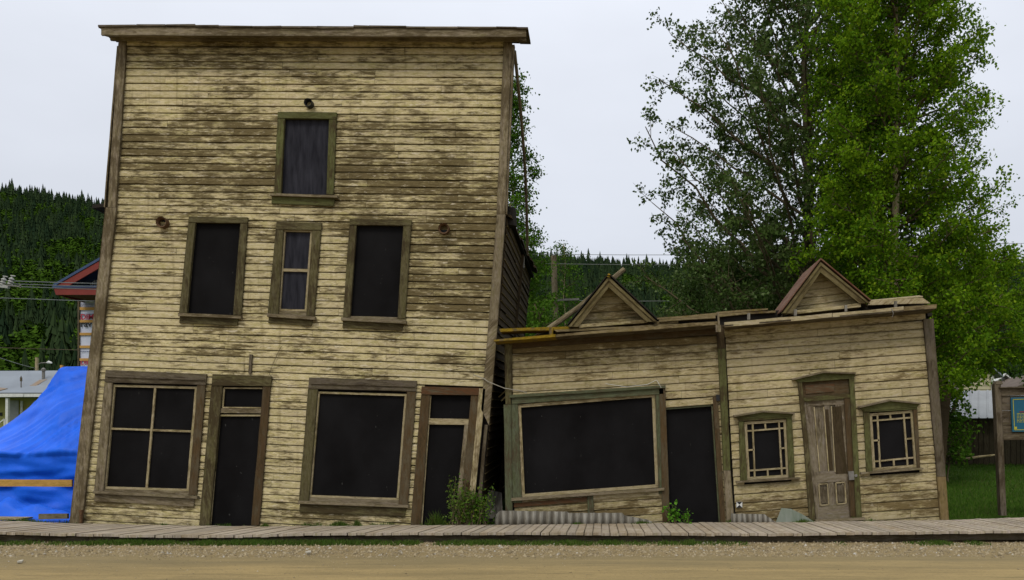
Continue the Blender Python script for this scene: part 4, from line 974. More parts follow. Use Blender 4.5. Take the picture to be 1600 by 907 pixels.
M['yellow'] = simple('yellow_siding_paint', (.42, .40, .12), (.36, .34, .10), .8, .8)
M['bluegrey'] = simple('blue_grey_roof_metal', (.20, .225, .25), (.16, .18, .20), .5, .6, .4)
M['orange_rust'] = simple('roof_rust_stain', (.24, .14, .06), (.20, .19, .17), 1.8, .8)
M['concrete'] = simple('pale_door', (.35, .35, .34), (.3, .3, .29), 3, .8)
hs = empty('yellow_house', f(20, 720, 56), 'low yellow house with blue-grey metal roof and white porch post', 'house')
mb = MB(); z0 = gz(0, 56); a = f(-220, 622, 55.5); b = f(150, 622, 55.5)
n = 26; H = a.z - z0
for i in range(n):
    zb = z0 + H * i / n; zt = z0 + H * (i + .97) / n
    mb.plank([(a.x, 55.5, zt), (b.x, 55.5, zt), (b.x, 55.46, zb), (a.x, 55.46, zb)], t=.05, seg=1, j=0)
mb.prism([(a.x, 55.56, z0), (b.x, 55.56, z0), (b.x, 55.56, a.z), (a.x, 55.56, a.z)], (0, 6, 0)); mb.build('wall', M['yellow'], hs)
mb = MB(); e0, e1 = f(-230, 615, 54), f(160, 615, 54); r0, r1 = f(-230, 581, 58.5), f(160, 579, 58.5)
mb.plank([r0, r1, e1, e0], tv=(0, 0, -.08), j=0); mb.plank([r0, r1, r1 + Vector((0, 4.5, -1.9)), r0 + Vector((0, 4.5, -1.9))], tv=(0, 0, -.08), j=0)
k = .68
mb.plank([r0.lerp(e0, k) + Vector((0, -.02, .03)), r1.lerp(e1, k) + Vector((0, -.02, .03)), e1 + Vector((0, -.04, .05)), e0 + Vector((0, -.04, .05))], tv=(0, 0, -.03), j=0)
rf = mb.build('roof', M['bluegrey'], hs)
mb = MB(); mb.plank([f(62, 595, 56.6) + Vector((0, 0, .06)), f(74, 594, 56.7) + Vector((0, 0, .06)), f(56, 605, 55.3) + Vector((0, 0, .08)), f(46, 605, 55.3) + Vector((0, 0, .08))], tv=(0, 0, -.02), j=.02); mb.build('rust_stain', M['orange_rust'], rf)
mb = MB(); mb.tube([f(68, 594, 56.8), f(68, 579, 56.8)], .10, 8); mb.tube([f(68, 580, 56.8), f(68, 577.5, 56.8)], .16, 8); mb.tube([f(68, 577, 56.8), f(68, 575, 56.8)], [.13, .05], 8); mb.build('stove_pipe', M['steel'], rf)
mb = MB(); mb.tube([f(33, 614, 55), f(33, 588, 55)], .03, 6); mb.tube([f(33, 596, 55), f(33, 590, 55)], .07, 6); mb.build('service_mast', M['greydark'], rf)
mb = MB(); mb.plank([f(-230, 615.5, 53.95), f(160, 615.5, 53.95), f(160, 620.5, 53.95), f(-230, 620.5, 53.95)], t=.06, j=0); mb.plank([f(-230, 617, 53.9), f(36, 616, 53.9), f(36, 620.5, 53.9), f(-230, 622, 53.9)], t=.1, j=0)
mb.build('gutter', M['white'], hs)
mb = MB(); mb.bar(f(12, 622, 54.1), f(11, 700, 54.1), .17, .17, j=0); mb.bar(f(34, 627, 55.3), f(33.5, 660, 55.3), .14, .05, j=0); mb.bar(f(7, 655, 54), f(-22, 678, 54), .07, .06, j=0); mb.bar(f(7, 655, 54), f(7, 680, 54), .07, .06, j=0); mb.build('porch_post', M['white'], hs)
mb = MB(); mb.plank([f(15, 626, 55.4), f(29, 626, 55.4), f(29, 690, 55.4), f(15, 690, 55.4)], t=.03, j=0); mb.build('door', M['concrete'], hs)
mb = MB(); mb.plank([f(-2, 645, 55.4), f(3, 645, 55.4), f(3, 650, 55.4), f(-2, 650, 55.4)], t=.03, j=0); mb.build('house_number_plate', M['blackpaint'], hs)
mb = MB(); mb.plank([f(-40, 602, 50), f(12, 607, 50), f(0, 610, 49), f(-45, 608, 49)], tv=(0, 0, -.05)); mb.build('porch_roof', M['orange_rust'], hs)
# street lamp behind the house
lm = empty('street_lamp', f(57, 700, 62), 'wooden street lamp pole with a pale arm above the blue-grey roof', 'street lamp')
mb = MB(); mb.tube([Vector((f(57, 700, 62).x, 62, 1)), f(57.5, 559, 62)], [.14, .11], 8); mb.build('pole', M['cream'], lm)
mb = MB(); mb.tube([f(59, 570, 62), f(64, 567.5, 62), f(75, 567, 62)], .035, 6); mb.build('arm', M['steel'], lm)
mb = MB(); mb.tube([f(73, 567, 62), f(76, 566.2, 62), f(81, 567.5, 62)], [.05, .11, .06], 8); mb.build('lamp_head', M['white'], lm)

M['red'] = simple('dark_red_trim', (.20, .028, .018), (.16, .022, .014), 2, .6)
M['navy'] = simple('blue_roof_edge', (.035, .065, .14), (.03, .05, .11), 2, .5)
M['wrap'] = simple('white_house_wrap', (.55, .58, .68), (.48, .50, .60), 2, .6)
M['batten'] = simple('orange_batten', (.50, .28, .07), (.42, .23, .06), 2, .8)
M['redink'] = simple('red_print', (.5, .05, .08), None, 2, .8)
nb = empty('house_under_construction', f(160, 700, 38.5), 'unfinished house with red and blue gable roof and wrapped battened wall', 'house')
mb = MB(); a = f(123.5, 466, 38.5); b = f(420, 466, 38.5); z0 = gz(0, 38.5); mb.prism([(a.x, 38.5, z0), (b.x, 38.5, z0), (b.x, 38.5, a.z), (a.x, 38.5, a.z)], (0, 7, 0)); wl_ = mb.build('wrapped_wall', M['wrap'], nb)
mb = MB(); zz = lambda y: f(0, y, 38.4).z
for (ya, yb) in ((457, 463), (464, 469), (480, 484.5), (500, 504), (520, 524), (540, 544), (560, 564), (580, 584), (600, 604), (620, 624), (640, 644)):
    mb.plank([(a.x + .0, 38.44, zz(ya)), (b.x, 38.44, zz(ya)), (b.x, 38.44, zz(yb)), (a.x, 38.44, zz(yb))], t=.05, seg=1, j=0)
mb.build('batten', M['batten'], wl_)
mb = MB(); mb.plank([(a.x - .03, 38.43, zz(466)), (a.x + .06, 38.43, zz(466)), (a.x + .06, 38.43, zz(640)), (a.x - .03, 38.43, zz(640))], t=.08, seg=1, j=0); mb.build('corner_strip', M['greydark'], wl_)
mb = MB(); mb.tube([f(137, 467, 38.3), f(170, 467, 38.3)], .11, 8); mb.build('roll_end', M['white'], wl_)
def text(name, s, px, py, size, Y, mat, parent):
    cu = bpy.data.curves.new(name, 'FONT'); cu.body = s; cu.size = size; cu.extrude = .004; cu.offset = size * .015
    to = bpy.data.objects.new(name, cu); col.objects.link(to); bpy.context.view_layer.update()
    me = bpy.data.meshes.new_from_object(to.evaluated_get(bpy.context.evaluated_depsgraph_get())); bpy.data.objects.remove(to)
    me.transform(Matrix.Translation(f(px, py, Y)) @ Matrix.Rotation(rad(90), 4, 'X')); me.materials.clear(); me.materials.append(mat)
    return link(name, me, parent)
text('printed_red_letters', 'DIME', 125.5, 499.5, .36, 38.45, M['redink'], wl_)
text('printed_black_letters', 'rav', 125.5, 511, .42, 38.45, M['blackpaint'], wl_)
text('printed_red_letters', 'DIM', 125.5, 570, .30, 38.45, M['redink'], wl_)
mb = MB()
for yy in (475, 478, 490.5, 549): 
    x = 126.5
    while x < 146: x2 = x + R.uniform(1, 3); mb.plank([f(x, yy, 38.45), f(x2, yy, 38.45), f(x2, yy + 1, 38.45), f(x, yy + 1, 38.45)], t=.004, seg=1, j=0); x = x2 + .6
mb.build('fine_print', M['navy'], wl_)
# its roof: eave at the left, rake boards facing the street, hipped pent eave below
E = f(83, 449, 36.5); sl = .575; RX = -17.5
top = Vector((RX, 36.5, E.z + (RX - E.x) * sl))
mb = MB(); mb.plank([E + Vector((0, 0, .14)), top + Vector((0, 0, .14)), top + Vector((0, 10, .14)), E + Vector((0, 10, .14))], tv=(0, 0, -.12), j=0)
T2 = Vector((2 * RX - E.x, 36.5, E.z)); mb.plank([top + Vector((0, 0, .14)), T2 + Vector((0, 0, .14)), T2 + Vector((0, 10, .14)), top + Vector((0, 10, .14))], tv=(0, 0, -.12), j=0)
rf = mb.build('roof', M['navy'], nb)
mb = MB(); mb.plank([E + Vector((0, .03, 0)), top + Vector((0, .03, 0)), top + Vector((0, .03, -.28)), E + Vector((.25, .03, -.18))], t=.08, j=0)
mb.plank([E + Vector((.02, 0, -.02)), T2 + Vector((0, 0, -.02)), T2 + Vector((0, 0, -.34)), E + Vector((.12, 0, -.34))], t=.06, j=0)
mb.plank([E + Vector((.02, .05, -.02)), E + Vector((.02, 10, -.02)), E + Vector((.1, 10, -.34)), E + Vector((.1, .05, -.34))], tv=(.05, 0, 0), j=0)
mb.build('fascia', M['red'], rf)
mb = MB(); mb.plank([E + Vector((0, -.04, .06)), E + Vector((4, -.04, .06)), E + Vector((4, 1.8, .42)), E + Vector((1.2, 1.8, .42))], tv=(0, 0, -.07), j=0); mb.plank([E + Vector((0, -.05, .06)), T2 + Vector((0, -.05, .06)), T2 + Vector((0, -.05, -.03)), E + Vector((0, -.05, -.03))], t=.05, j=0)
mb.build('pent_roof', M['navy'], rf)
mb = MB(); g0 = E + Vector((1.3, 2.0, .1)); mb.prism([g0, Vector((2 * RX - E.x - 1.3, 38.5, g0.z)), top + Vector((0, 2, -.1))], (0, .2, 0)); mb.prism([E + Vector((.2, .1, -.30)), T2 + Vector((0, .1, -.30)), T2 + Vector((0, 2.1, -.42)), E + Vector((1.1, 2.1, -.42))], (0, 0, .05)); mb.build('gable_wall', M['rusty'], rf)
mb = MB()
for i in range(6): xx = 141 + i * 3; mb.plank([f(xx, 438, 37.9), f(xx + 1.2, 438, 37.9), f(xx + 1.2, 446, 37.9), f(xx, 446, 37.9)], t=.05, seg=1, j=0)
mb.build('baluster', M['white'], rf)

# utility poles and lines
def upole(px, Y, ytop, xl, label, r=.13, grp='utility poles'):
    b = f(px, 700, Y); root = empty('utility_pole', (b.x, Y, gz(b.x, Y)), label, 'utility pole', grp)
    mb = MB(); t = f(px + xl, ytop, Y); mb.tube([Vector((b.x, Y, gz(b.x, Y) - .2)), t], [r * 1.2, r], 10); mb.build('pole', M['grey'], root)
    return root
up = upole(-32, 24, 405, 0, 'grey utility pole at the far left edge with an arm of pale insulators')
mb = MB(); mb.bar(f(-75, 438, 23.8), f(14, 449, 23.8), .09, .1); mb.build('crossarm', M['porcelain'], up)
for (x, y) in ((5, 442), (17, 441)):
    mb = MB(); P0 = f(x - 2, y + 5, 23.8); P1 = f(x + 2, y - 7, 23.8); mb.tube([P0.lerp(P1, t) for t in (0, .15, .3, .45, .6, .8, 1)], [.03, .08, .05, .085, .05, .08, .03], 10); 
    mb.tube([P1, f(x + 0, y - 10, 23.8), f(x + 7, y - 9, 23.8)], .02, 6); mb.build('insulator', M['porcelain'], up)
mb = MB(); mb.bar(f(10, 446, 23.7), f(33, 448, 23.7), .03, .03); mb.bar(f(32, 445, 23.7), f(32, 450, 23.7), .03, .03); mb.build('bracket', M['steel'], up)
g = 'overhead wires'
wm = simple('aluminium_wire', (.20, .21, .19), None, 2, .5)
wire('overhead_wire', [f(20, 439.5, 23.8), f(420, 442, 44)], .014, wm, 'uppermost overhead wire left of the leaning building, from the insulators', 'wire', g, .1)
wire('overhead_wire', [f(17, 444, 23.8), f(420, 447, 44)], .014, wm, 'second overhead wire left of the leaning building, just under the uppermost', 'wire', g, .1)
wire('overhead_wire', [f(32, 448.5, 23.8), f(420, 452, 44)], .012, wm, 'third overhead wire, ending on the bracket right of the insulators', 'wire', g, .1)
wire('overhead_wire', [f(-60, 466, 23.8), f(3, 466, 23.8), f(420, 476, 44)], .014, wm, 'lone overhead wire passing below the red roof eave', 'wire', g, .05)
wire('overhead_wire', [f(-10, 556, 50), f(56, 576, 61.5)], .02, wm, 'service wire slanting down to the street lamp pole', 'wire', g, .05)
dw = M['greydark']
wire('overhead_wire', [f(-20, 543, 45), f(420, 550, 60)], .022, dw, 'dark horizontal wire low against the left hillside', 'wire', g, .1)
up2 = upole(876, 33, 400, -11, 'weathered pale utility pole seen behind the mossy roof', .12)
mb = MB(); mb.bar(f(850, 470, 32.8), f(905, 468, 32.8), .08, .09); mb.build('crossarm', M['steel'], up2)
wire('overhead_wire', [f(700, 394, 33), f(866, 397.5, 33), f(1240, 396, 33)], .011, wm, 'higher of the two wires crossing the sky above the mossy gable', 'wire', g, .05)
wire('overhead_wire', [f(700, 410, 33), f(867, 412.5, 33), f(1240, 412, 33)], .011, wm, 'lower of the two wires crossing above the mossy gable', 'wire', g, .05)
wire('overhead_wire', [f(868, 468, 33), f(1010, 471, 33), f(1180, 466, 33)], .014, wm, 'wire against the dark hillside between the two small gables', 'wire', g, .05)
wire('overhead_wire', [f(1400, 381, 40), f(1800, 377, 40)], .012, wm, 'upper wire in the sky right of the bright green tree', 'wire', g, .05)
wire('overhead_wire', [f(1400, 398, 40), f(1800, 394, 40)], .012, wm, 'lower wire in the sky right of the bright green tree', 'wire', g, .05)

# =================================================================== right: shed, houses, sign, branch
M['shedwall'] = wood('dark_shed_boards', (.06, .052, .04), (.045, .038, .028), (.03, .025, .018), bare=.5, edge=.5)
sh = empty('shed', f(1530, 716, 31), 'dark board shed with grey metal roof behind the lawn', 'shed')
mb = MB(); x = PX(1440, 31); zb = gz(0, 31) - .1
while x < PX(1900, 31):
    w_ = R.uniform(.16, .22); zt = f(0, 652, 31).z + R.uniform(-.02, .02); mb.plank([(x, 31 + R.uniform(-.01, .01), zt), (x + w_ - .012, 31, zt), (x + w_ - .012, 31, zb), (x, 31, zb)], t=.03, seg=2); x += w_
mb.prism([(PX(1440, 31), 31.04, zb), (PX(1900, 31), 31.04, zb), (PX(1900, 31), 31.04, zt), (PX(1440, 31), 31.04, zt)], (0, 4, 0)); mb.build('wall', M['shedwall'], sh)
V = []; F = []; n = 420; e0, e1 = f(1435, 654, 30.6), f(1905, 652, 30.6); r0, r1 = f(1435, 611, 33.3), f(1905, 609, 33.3)
for i in range(n + 1):
    t = i / n; rib = .03 if (i % 12) in (0, 1) else 0
    for P, Q in ((e0, e1), (r0, r1)): p = P.lerp(Q, t); V.append((p.x, p.y, p.z + rib))
F = [(i * 2, i * 2 + 2, i * 2 + 3, i * 2 + 1) for i in range(n)]
me = bpy.data.meshes.new('roof'); me.from_pydata(V, [], F); me.materials.append(simple('galvanised_roof', (.33, .35, .35), (.26, .27, .27), 1.2, .5, .5)); o = link('roof', me, sh); sm = o.modifiers.new('t', 'SOLIDIFY'); sm.thickness = .02
mb = MB(); mb.plank([r0, r1, r1 + Vector((0, 2.5, -1)), r0 + Vector((0, 2.5, -1))], tv=(0, 0, -.02)); mb.build('roof_rear', M['metal'], sh)
M['creamwall'] = simple('cream_siding_far', (.42, .38, .24), (.38, .34, .21), 1, .8)
def farhouse(px0, px1, ytop, yapex, Y, wallm, roofm, label, hip=False):
    hsx = empty('house', f((px0 + px1) / 2, 700, Y), label, 'house'); z0 = gz(0, Y) - .1; a, b = f(px0, ytop, Y), f(px1, ytop, Y)
    mb = MB(); H = a.z - z0; n = int(H / .22)
    for i in range(n): mb.plank([(a.x, Y, z0 + H * (i + .95) / n), (b.x, Y, z0 + H * (i + .95) / n), (b.x, Y - .03, z0 + H * i / n), (a.x, Y - .03, z0 + H * i / n)], t=.05, seg=1, j=0)
    mb.prism([(a.x, Y + .06, z0), (b.x, Y + .06, z0), (b.x, Y + .06, a.z), (a.x, Y + .06, a.z)], (0, 6, 0)); mb.build('wall', wallm, hsx)
    ap = f((px0 + px1) / 2, yapex, Y); mb = MB(); mb.prism([a + Vector((0, .05, 0)), b + Vector((0, .05, 0)), Vector((ap.x, Y + .05, ap.z))], (0, 5.9, 0)); mb.build('gable_end', wallm, hsx)
    mb = MB(); o_ = Vector((.4, 0, -.25))
    for P, s in ((a, -1), (b, 1)):
        q = P + Vector((s * .4, -.4, -.22)); t = Vector((ap.x, Y - .4, ap.z + .05)); mb.plank([t, q, q + Vector((0, 6.8, 0)), t + Vector((0, 6.8, 0))], tv=(0, 0, .1), j=0)
    mb.build('roof', roofm, hsx); return hsx
h1 = farhouse(1486, 1552, 585, 552, 48, M['creamwall'], M['bluegrey'], 'cream clapboard house glimpsed through leaves above the shed roof')
mb = MB()
for (x0, y0, x1, y1) in ((1489, 580, 1492, 600), (1492, 595, 1502, 599), (1516, 586, 1519, 600), (1549, 586, 1553, 612)): mb.plank([f(x0, y0, 47.9), f(x1, y0, 47.9), f(x1, y1, 47.9), f(x0, y1, 47.9)], t=.05, seg=1, j=0)
mb.build('window_trim', M['white'], h1)
h2 = farhouse(1592, 1680, 603, 585, 50, M['creamwall'], simple('brown_roof', (.13, .10, .075), None, 2, .9), 'small brown-roofed house at the right edge behind the sign')
h3 = farhouse(1556, 1578, 598, 588, 55, M['white'], M['white'], 'white shed glimpsed between the cream house and the sign')
sg = empty('interpretive_sign', f(1568, 808, 16.6), 'wooden sign frame on square posts carrying a blue-green panel', 'sign')
for (xt, xb) in ((1559, 1568.5), (1776, 1781)):
    mb = MB(); mb.plank([f(xt - 5, 600, 16.5), f(xt + 5, 600, 16.5), f(xb + 4.5, 806, 16.5), f(xb - 4.5, 806, 16.5)], t=.13); 
    c = f(xt, 598, 16.56); mb.prism([c + Vector((-.075, -.07, -.04)), c + Vector((.075, -.07, -.04)), c + Vector((.05, -.05, .03)), c + Vector((-.05, -.05, .03))], (0, .14, 0)); mb.build('post', M['greydark'], sg)
mb = MB(); yb = [606, 617]; 
mb.plank([f(1564, 607, 16.52), f(1774, 600, 16.52), f(1774, 612, 16.52), f(1565, 619, 16.52)], t=.06)
mb.plank([f(1566, 677, 16.53), f(1776, 674, 16.53), f(1776, 684, 16.53), f(1567, 688, 16.53)], t=.06)
for i in range(5): ya = 619 + i * 11.6; mb.plank([f(1565.5, ya, 16.55), f(1775, ya - 4, 16.55), f(1775, ya + 7.2, 16.55), f(1565.7, ya + 11.2, 16.55)], t=.03)
mb.plank([f(1563, 605, 16.44), f(1776, 598, 16.44), f(1776, 600, 16.44), f(1563, 607, 16.44)], t=.22); mb.build('backboard', M['greydark'], sg)
M['teal'] = simple('teal_sign_face', (.008, .09, .14), (.008, .07, .12), 1, .5); M['yel'] = simple('yellow_sign_line', (.42, .38, .03), None, 1, .6)
mb = MB(); mb.plank([f(1579.5, 621.5, 16.49), f(1765, 617, 16.49), f(1765, 672, 16.49), f(1582, 675, 16.49)], t=.03, j=0); pn = mb.build('panel', M['teal'], sg)
mb = MB()
for (a, b) in (((1583, 624.5), (1762, 620)), ((1583, 624.5), (1585.3, 672)), ((1585.3, 672), (1762, 669)), ((1762, 620), (1762, 669))): line(mb, a, b, 1, 16.484, .004, 0)
for i in range(7):
    x = 1589
    while x < 1690: x2 = x + R.uniform(2, 6); line(mb, (x, 646.5 + i * 2.2), (x2, 646.5 + i * 2.2), .8, 16.485, .003, 0); x = x2 + 1.2
line(mb, (1585, 669), (1589, 669), 4, 16.483, .003, 0)
mb.build('yellow_lettering', M['yel'], pn)
mb = MB(); line(mb, (1593, 644), (1640, 643), 1.6, 16.484, .004, 0); mb.build('red_heading', M['red'], pn)
mb = MB(); mb.tube([f(1490, 719, 25), f(1505, 718, 24.8), f(1530, 714, 24.6), f(1548, 712, 24.5), f(1556, 711, 24.5)], [.035, .04, .035, .03, .02], 7)
tag(mb.build('fallen_branch', M['cream']), 'bare pale branch lying on the lawn before the dark shed', 'branch')

# =================================================================== vegetation
M['bark_grey'] = wood('poplar_bark', (.13, .11, .08), (.09, .075, .055), (.06, .048, .035), bare=.4, edge=.0)
M['bark_pale'] = wood('pale_bark', (.38, .34, .26), (.25, .22, .16), (.10, .08, .055), bare=.4, edge=.0)
M['leaf_grey'] = leafmat('poplar_leaf', (.036, .072, .012), (.082, .130, .028), (.18, .23, .10), .28)
M['leaf_bright'] = leafmat('birch_leaf', (.045, .115, .003), (.135, .25, .006), (.26, .36, .015), .38)
M['leaf_mid'] = leafmat('mid_leaf', (.036, .095, .006), (.075, .165, .010), (.15, .24, .03), .32)
M['leaf_shrub'] = leafmat('shrub_leaf', (.05, .10, .012), (.10, .17, .025), (.20, .20, .03), .3)
M['leaf_vivid'] = leafmat('weed_leaf', (.06, .17, .012), (.10, .25, .02), (.13, .28, .03), .3)

def leaves_np(P, size, rn, droop=.3):
    n = len(P); s = size * NR.uniform(.55, 1.2, n)
    d = NR.normal(0, 1, (n, 3)); d[:, 2] -= droop * 2; d /= np.linalg.norm(d, axis=1, keepdims=True)
    u = NR.normal(0, 1, (n, 3)); sd_ = np.cross(d, u); sd_ /= np.linalg.norm(sd_, axis=1, keepdims=True) + 1e-9
    nn = np.cross(d, sd_)
    a = P; t = P + d * s[:, None]; m_ = P + d * s[:, None] * .42
    l = m_ + sd_ * s[:, None] * .36 + nn * s[:, None] * .08; r = m_ - sd_ * s[:, None] * .36 + nn * s[:, None] * .08
    V = np.stack([a, l, t, r], 1).reshape(-1, 3); F = np.arange(n * 4).reshape(-1, 4)
    return V, F

def tree(name, base, H, tr, env, start, nprim, leaf, lmat, bmat, label, lean=(0, 0), up=.55, per=14, sec=2.6, group=None, twig=.5, droop=.3, cat='tree', seed=1, topr=.02, spread=.16, tw=3):
    rr = random.Random(seed); root = empty(name, base, label, cat, group); base = Vector(base)
    mb = MB(); wob = [Vector((noise.noise((seed, i * .6, 0)), noise.noise((seed + 5, i * .6, 0)), 0)) * .35 * (i / 8) for i in range(13)]
    def tp(z): k = z / H; i = min(11, int(k * 12)); q = k * 12 - i; return base + Vector((lean[0] * k, lean[1] * k, z)) + wob[i].lerp(wob[i + 1], min(1, max(0, q)))
    zs = [H * i / 16 for i in range(17)]; mb.tube([tp(z) for z in zs], [max(topr, tr * (1 - z / H) ** .85) for z in zs], 9)
    pts = []; rns = []
    br = MB()
    for i in range(nprim):
        ze = start + (H - start) * ((i + rr.random()) / nprim); az = i * 2.39996 + rr.uniform(-.4, .4)
        Rr = env(ze, az) * rr.uniform(.72, 1.06)
        if Rr < .12: continue
        upz = up * (1 + .5 * ze / H) * rr.uniform(.75, 1.2); zb = max(start * .55, ze - Rr * upz)
        o = tp(zb); ctr = tp(ze); e = Vector((ctr.x + Rr * math.cos(az), ctr.y + Rr * math.sin(az), base.z + ze))
        mid = o.lerp(e, .5) + Vector((rr.uniform(-.2, .2), rr.uniform(-.2, .2), -.10 * Rr + rr.uniform(0, .12) * Rr))
        n = 7; P = []
        for k in range(n + 1):
            t = k / n; P.append(o * (1 - t) ** 2 + mid * 2 * t * (1 - t) + e * t * t + Vector((rr.uniform(-1, 1), rr.uniform(-1, 1), rr.uniform(-1, 1))) * .035 * Rr * t)
        r0 = min(tr * .45 * (1 - zb / H) + .010, .011 * Rr + .010); br.tube(P, [r0 * (1 - .85 * k / n) + .004 for k in range(n + 1)], 6, cap=False)
        ns = max(4, int(Rr * sec + 2))
        for s_ in range(ns):
            t = .22 + .78 * (s_ + rr.random()) / ns; k = min(n - 1, int(t * n)); p = P[k].lerp(P[k + 1], t * n - k); d = (P[k + 1] - P[k]).normalized()
            sd2 = Vector((rr.uniform(-1, 1), rr.uniform(-1, 1), rr.uniform(-.6, .8))).normalized(); d2 = (d * .7 + sd2).normalized()
            L2 = (.22 * Rr + .35) * rr.uniform(.6, 1.15) * (1.1 - .4 * t); e2 = p + d2 * L2; m2 = p.lerp(e2, .5) + Vector((0, 0, rr.uniform(-.05, .08) * L2))
            br.tube([p, m2, e2], [.012, .008, .004], 4, cap=False)
            tone = min(1, max(0, rr.gauss(.5, .24)))
            for q in range(tw):
                tt = .3 + .7 * (q + rr.random()) / tw; pp = p.lerp(e2, tt); d3 = (d2 * .5 + Vector((rr.uniform(-1, 1), rr.uniform(-1, 1), rr.uniform(-.8, .6)))).normalized(); L3 = twig * rr.uniform(.5, 1.2)
                e3 = pp + d3 * L3
                if q == 0: br.tube([pp, e3], [.006, .003], 3, cap=False)
                for _ in range(per):
                    u = rr.random() ** .8; c = pp.lerp(e3, u); pts.append((c.x + rr.gauss(0, spread), c.y + rr.gauss(0, spread), c.z + rr.gauss(0, spread * .8))); rns.append((min(1, max(0, tone + rr.gauss(0, .18))), rr.random()))
    tk = mb.build('trunk', bmat, root, True); br.build('limbs', M['bark_grey'], root, True)
    V, F = leaves_np(np.array(pts), leaf, None, droop); np_mesh('crown', V, F, lmat, np.array(rns), root)
    print(name, len(pts)); return root
def envf(tab, asym=None):
    def e(z, az):
        r = interp(tab, z)
        if asym: r *= 1 + asym * math.cos(az)
        return max(0, r)
    return e
tb = lambda px, Y: Vector(((px - VX) / FL * Y, Y, gz(0, Y)))
# left big poplar (grey-green, airy), crown widest low and to the left
tree('poplar_tree', tb(1262, 29.5), 23, .27, envf([(4, 2.8), (6.0, 5.4), (7.6, 6.3), (9.0, 6.2), (10.0, 5.1), (11.2, 5.9), (13.5, 5.2), (15.5, 4.7), (17.5, 4.3), (19, 3.2), (23, 1.0)], -.04), 4.8, 140, .135, M['leaf_grey'], M['bark_grey'],
     'tall airy grey-green poplar with visible trunk and ascending limbs', up=.75, per=20, sec=3.2, seed=3, spread=.10, twig=.42)
# right big tree (bright green, dense)
tree('birch_tree', tb(1400, 24), 19.5, .16, envf([(2.4, 2.6), (4.8, 3.0), (7, 2.75), (10, 2.5), (12.5, 2.35), (14.5, 2.05), (17, 1.6), (19.5, .8)], .0), 2.6, 170, .105, M['leaf_bright'], M['bark_pale'],
     'tall dense bright green tree rising behind the rusty gable', up=.38, per=26, sec=3.6, seed=8, spread=.11, twig=.40, tw=4)
# undergrowth behind the low roofs
GT = 'bushy young trees behind the low roofs'
tree('young_tree', tb(1462, 26.5), 7.3, .08, envf([(3.3, 1.0), (4.4, 2.0), (6, 1.6), (7.3, .3)]), 3.4, 50, .11, M['leaf_bright'], M['bark_grey'], 'bright leafy tree leaning out from behind the low right corner', lean=(2.0, 0), up=.15, per=22, sec=3.6, seed=12, spread=.12, twig=.4, group=GT)
tree('young_tree', tb(1690, 28), 6.6, .09, envf([(2.6, 1.6), (3.6, 2.4), (5, 1.7), (6.6, .3)]), 2.9, 40, .13, M['leaf_mid'], M['bark_grey'], 'leafy tree at the right edge above the sign', up=.2, per=18, sec=3.6, seed=15, spread=.17, group=GT)
tree('young_tree', tb(1481, 24.6), 2.75, .03, envf([(.6, .55), (1.6, .75), (2.75, .2)]), .7, 22, .11, M['leaf_mid'], M['bark_grey'], 'small leafy sapling tucked against the low right corner', up=.2, per=11, sec=4, seed=16, spread=.10, twig=.25, group=GT)
tree('young_tree', tb(1130, 33), 8.4, .1, envf([(1, 1.8), (4, 2.5), (6, 2.4), (8.4, .6)]), 1.6, 48, .15, M['leaf_grey'], M['bark_grey'], 'dark bushy tree behind the roof between the two gables', up=.3, per=18, sec=3.4, seed=21, spread=.2, group=GT)
tree('young_tree', tb(1215, 32), 8.4, .1, envf([(1, 1.8), (4, 2.5), (6, 2.3), (8.4, .6)]), 1.6, 46, .15, M['leaf_grey'], M['bark_grey'], 'dark bushy tree just left of the rusty gable', up=.3, per=18, sec=3.4, seed=22, spread=.2, group=GT)
tree('young_tree', tb(1330, 31), 8.6, .1, envf([(1, 2), (4, 2.8), (6, 2.6), (8.6, .6)]), 1.6, 46, .14, M['leaf_mid'], M['bark_grey'], 'green bushy tree directly behind the rusty gable', up=.3, per=18, sec=3.4, seed=23, spread=.2, group=GT)
# slim birches behind the leaning building
tree('slim_birch', tb(798, 29), 13.6, .1, envf([(3, 1.3), (6, 1.5), (8, 1.25), (10.5, .75), (13.6, .15)]), 2.2, 64, .105, M['leaf_mid'], M['bark_pale'], 'slim birch rising behind the brace pole of the leaning building', up=.45, per=26, sec=5, seed=31, spread=.12, twig=.35)
tree('slim_birch', tb(882, 34), 8.9, .07, envf([(3, .75), (6, .75), (7.5, .6), (8.9, .2)]), 2.2, 34, .1, M['leaf_mid'], M['bark_pale'], 'small birch beside the pale utility pole', up=.4, per=10, sec=4, seed=33, spread=.12, twig=.3)
tree('young_tree', tb(838, 27), 5.6, .06, envf([(1, 1.0), (3.5, 1.3), (5.6, .3)]), 1.4, 30, .105, M['leaf_mid'], M['bark_grey'], 'low leafy tree behind the mossy roof corner', up=.35, per=13, sec=4, seed=35, spread=.13, twig=.35)

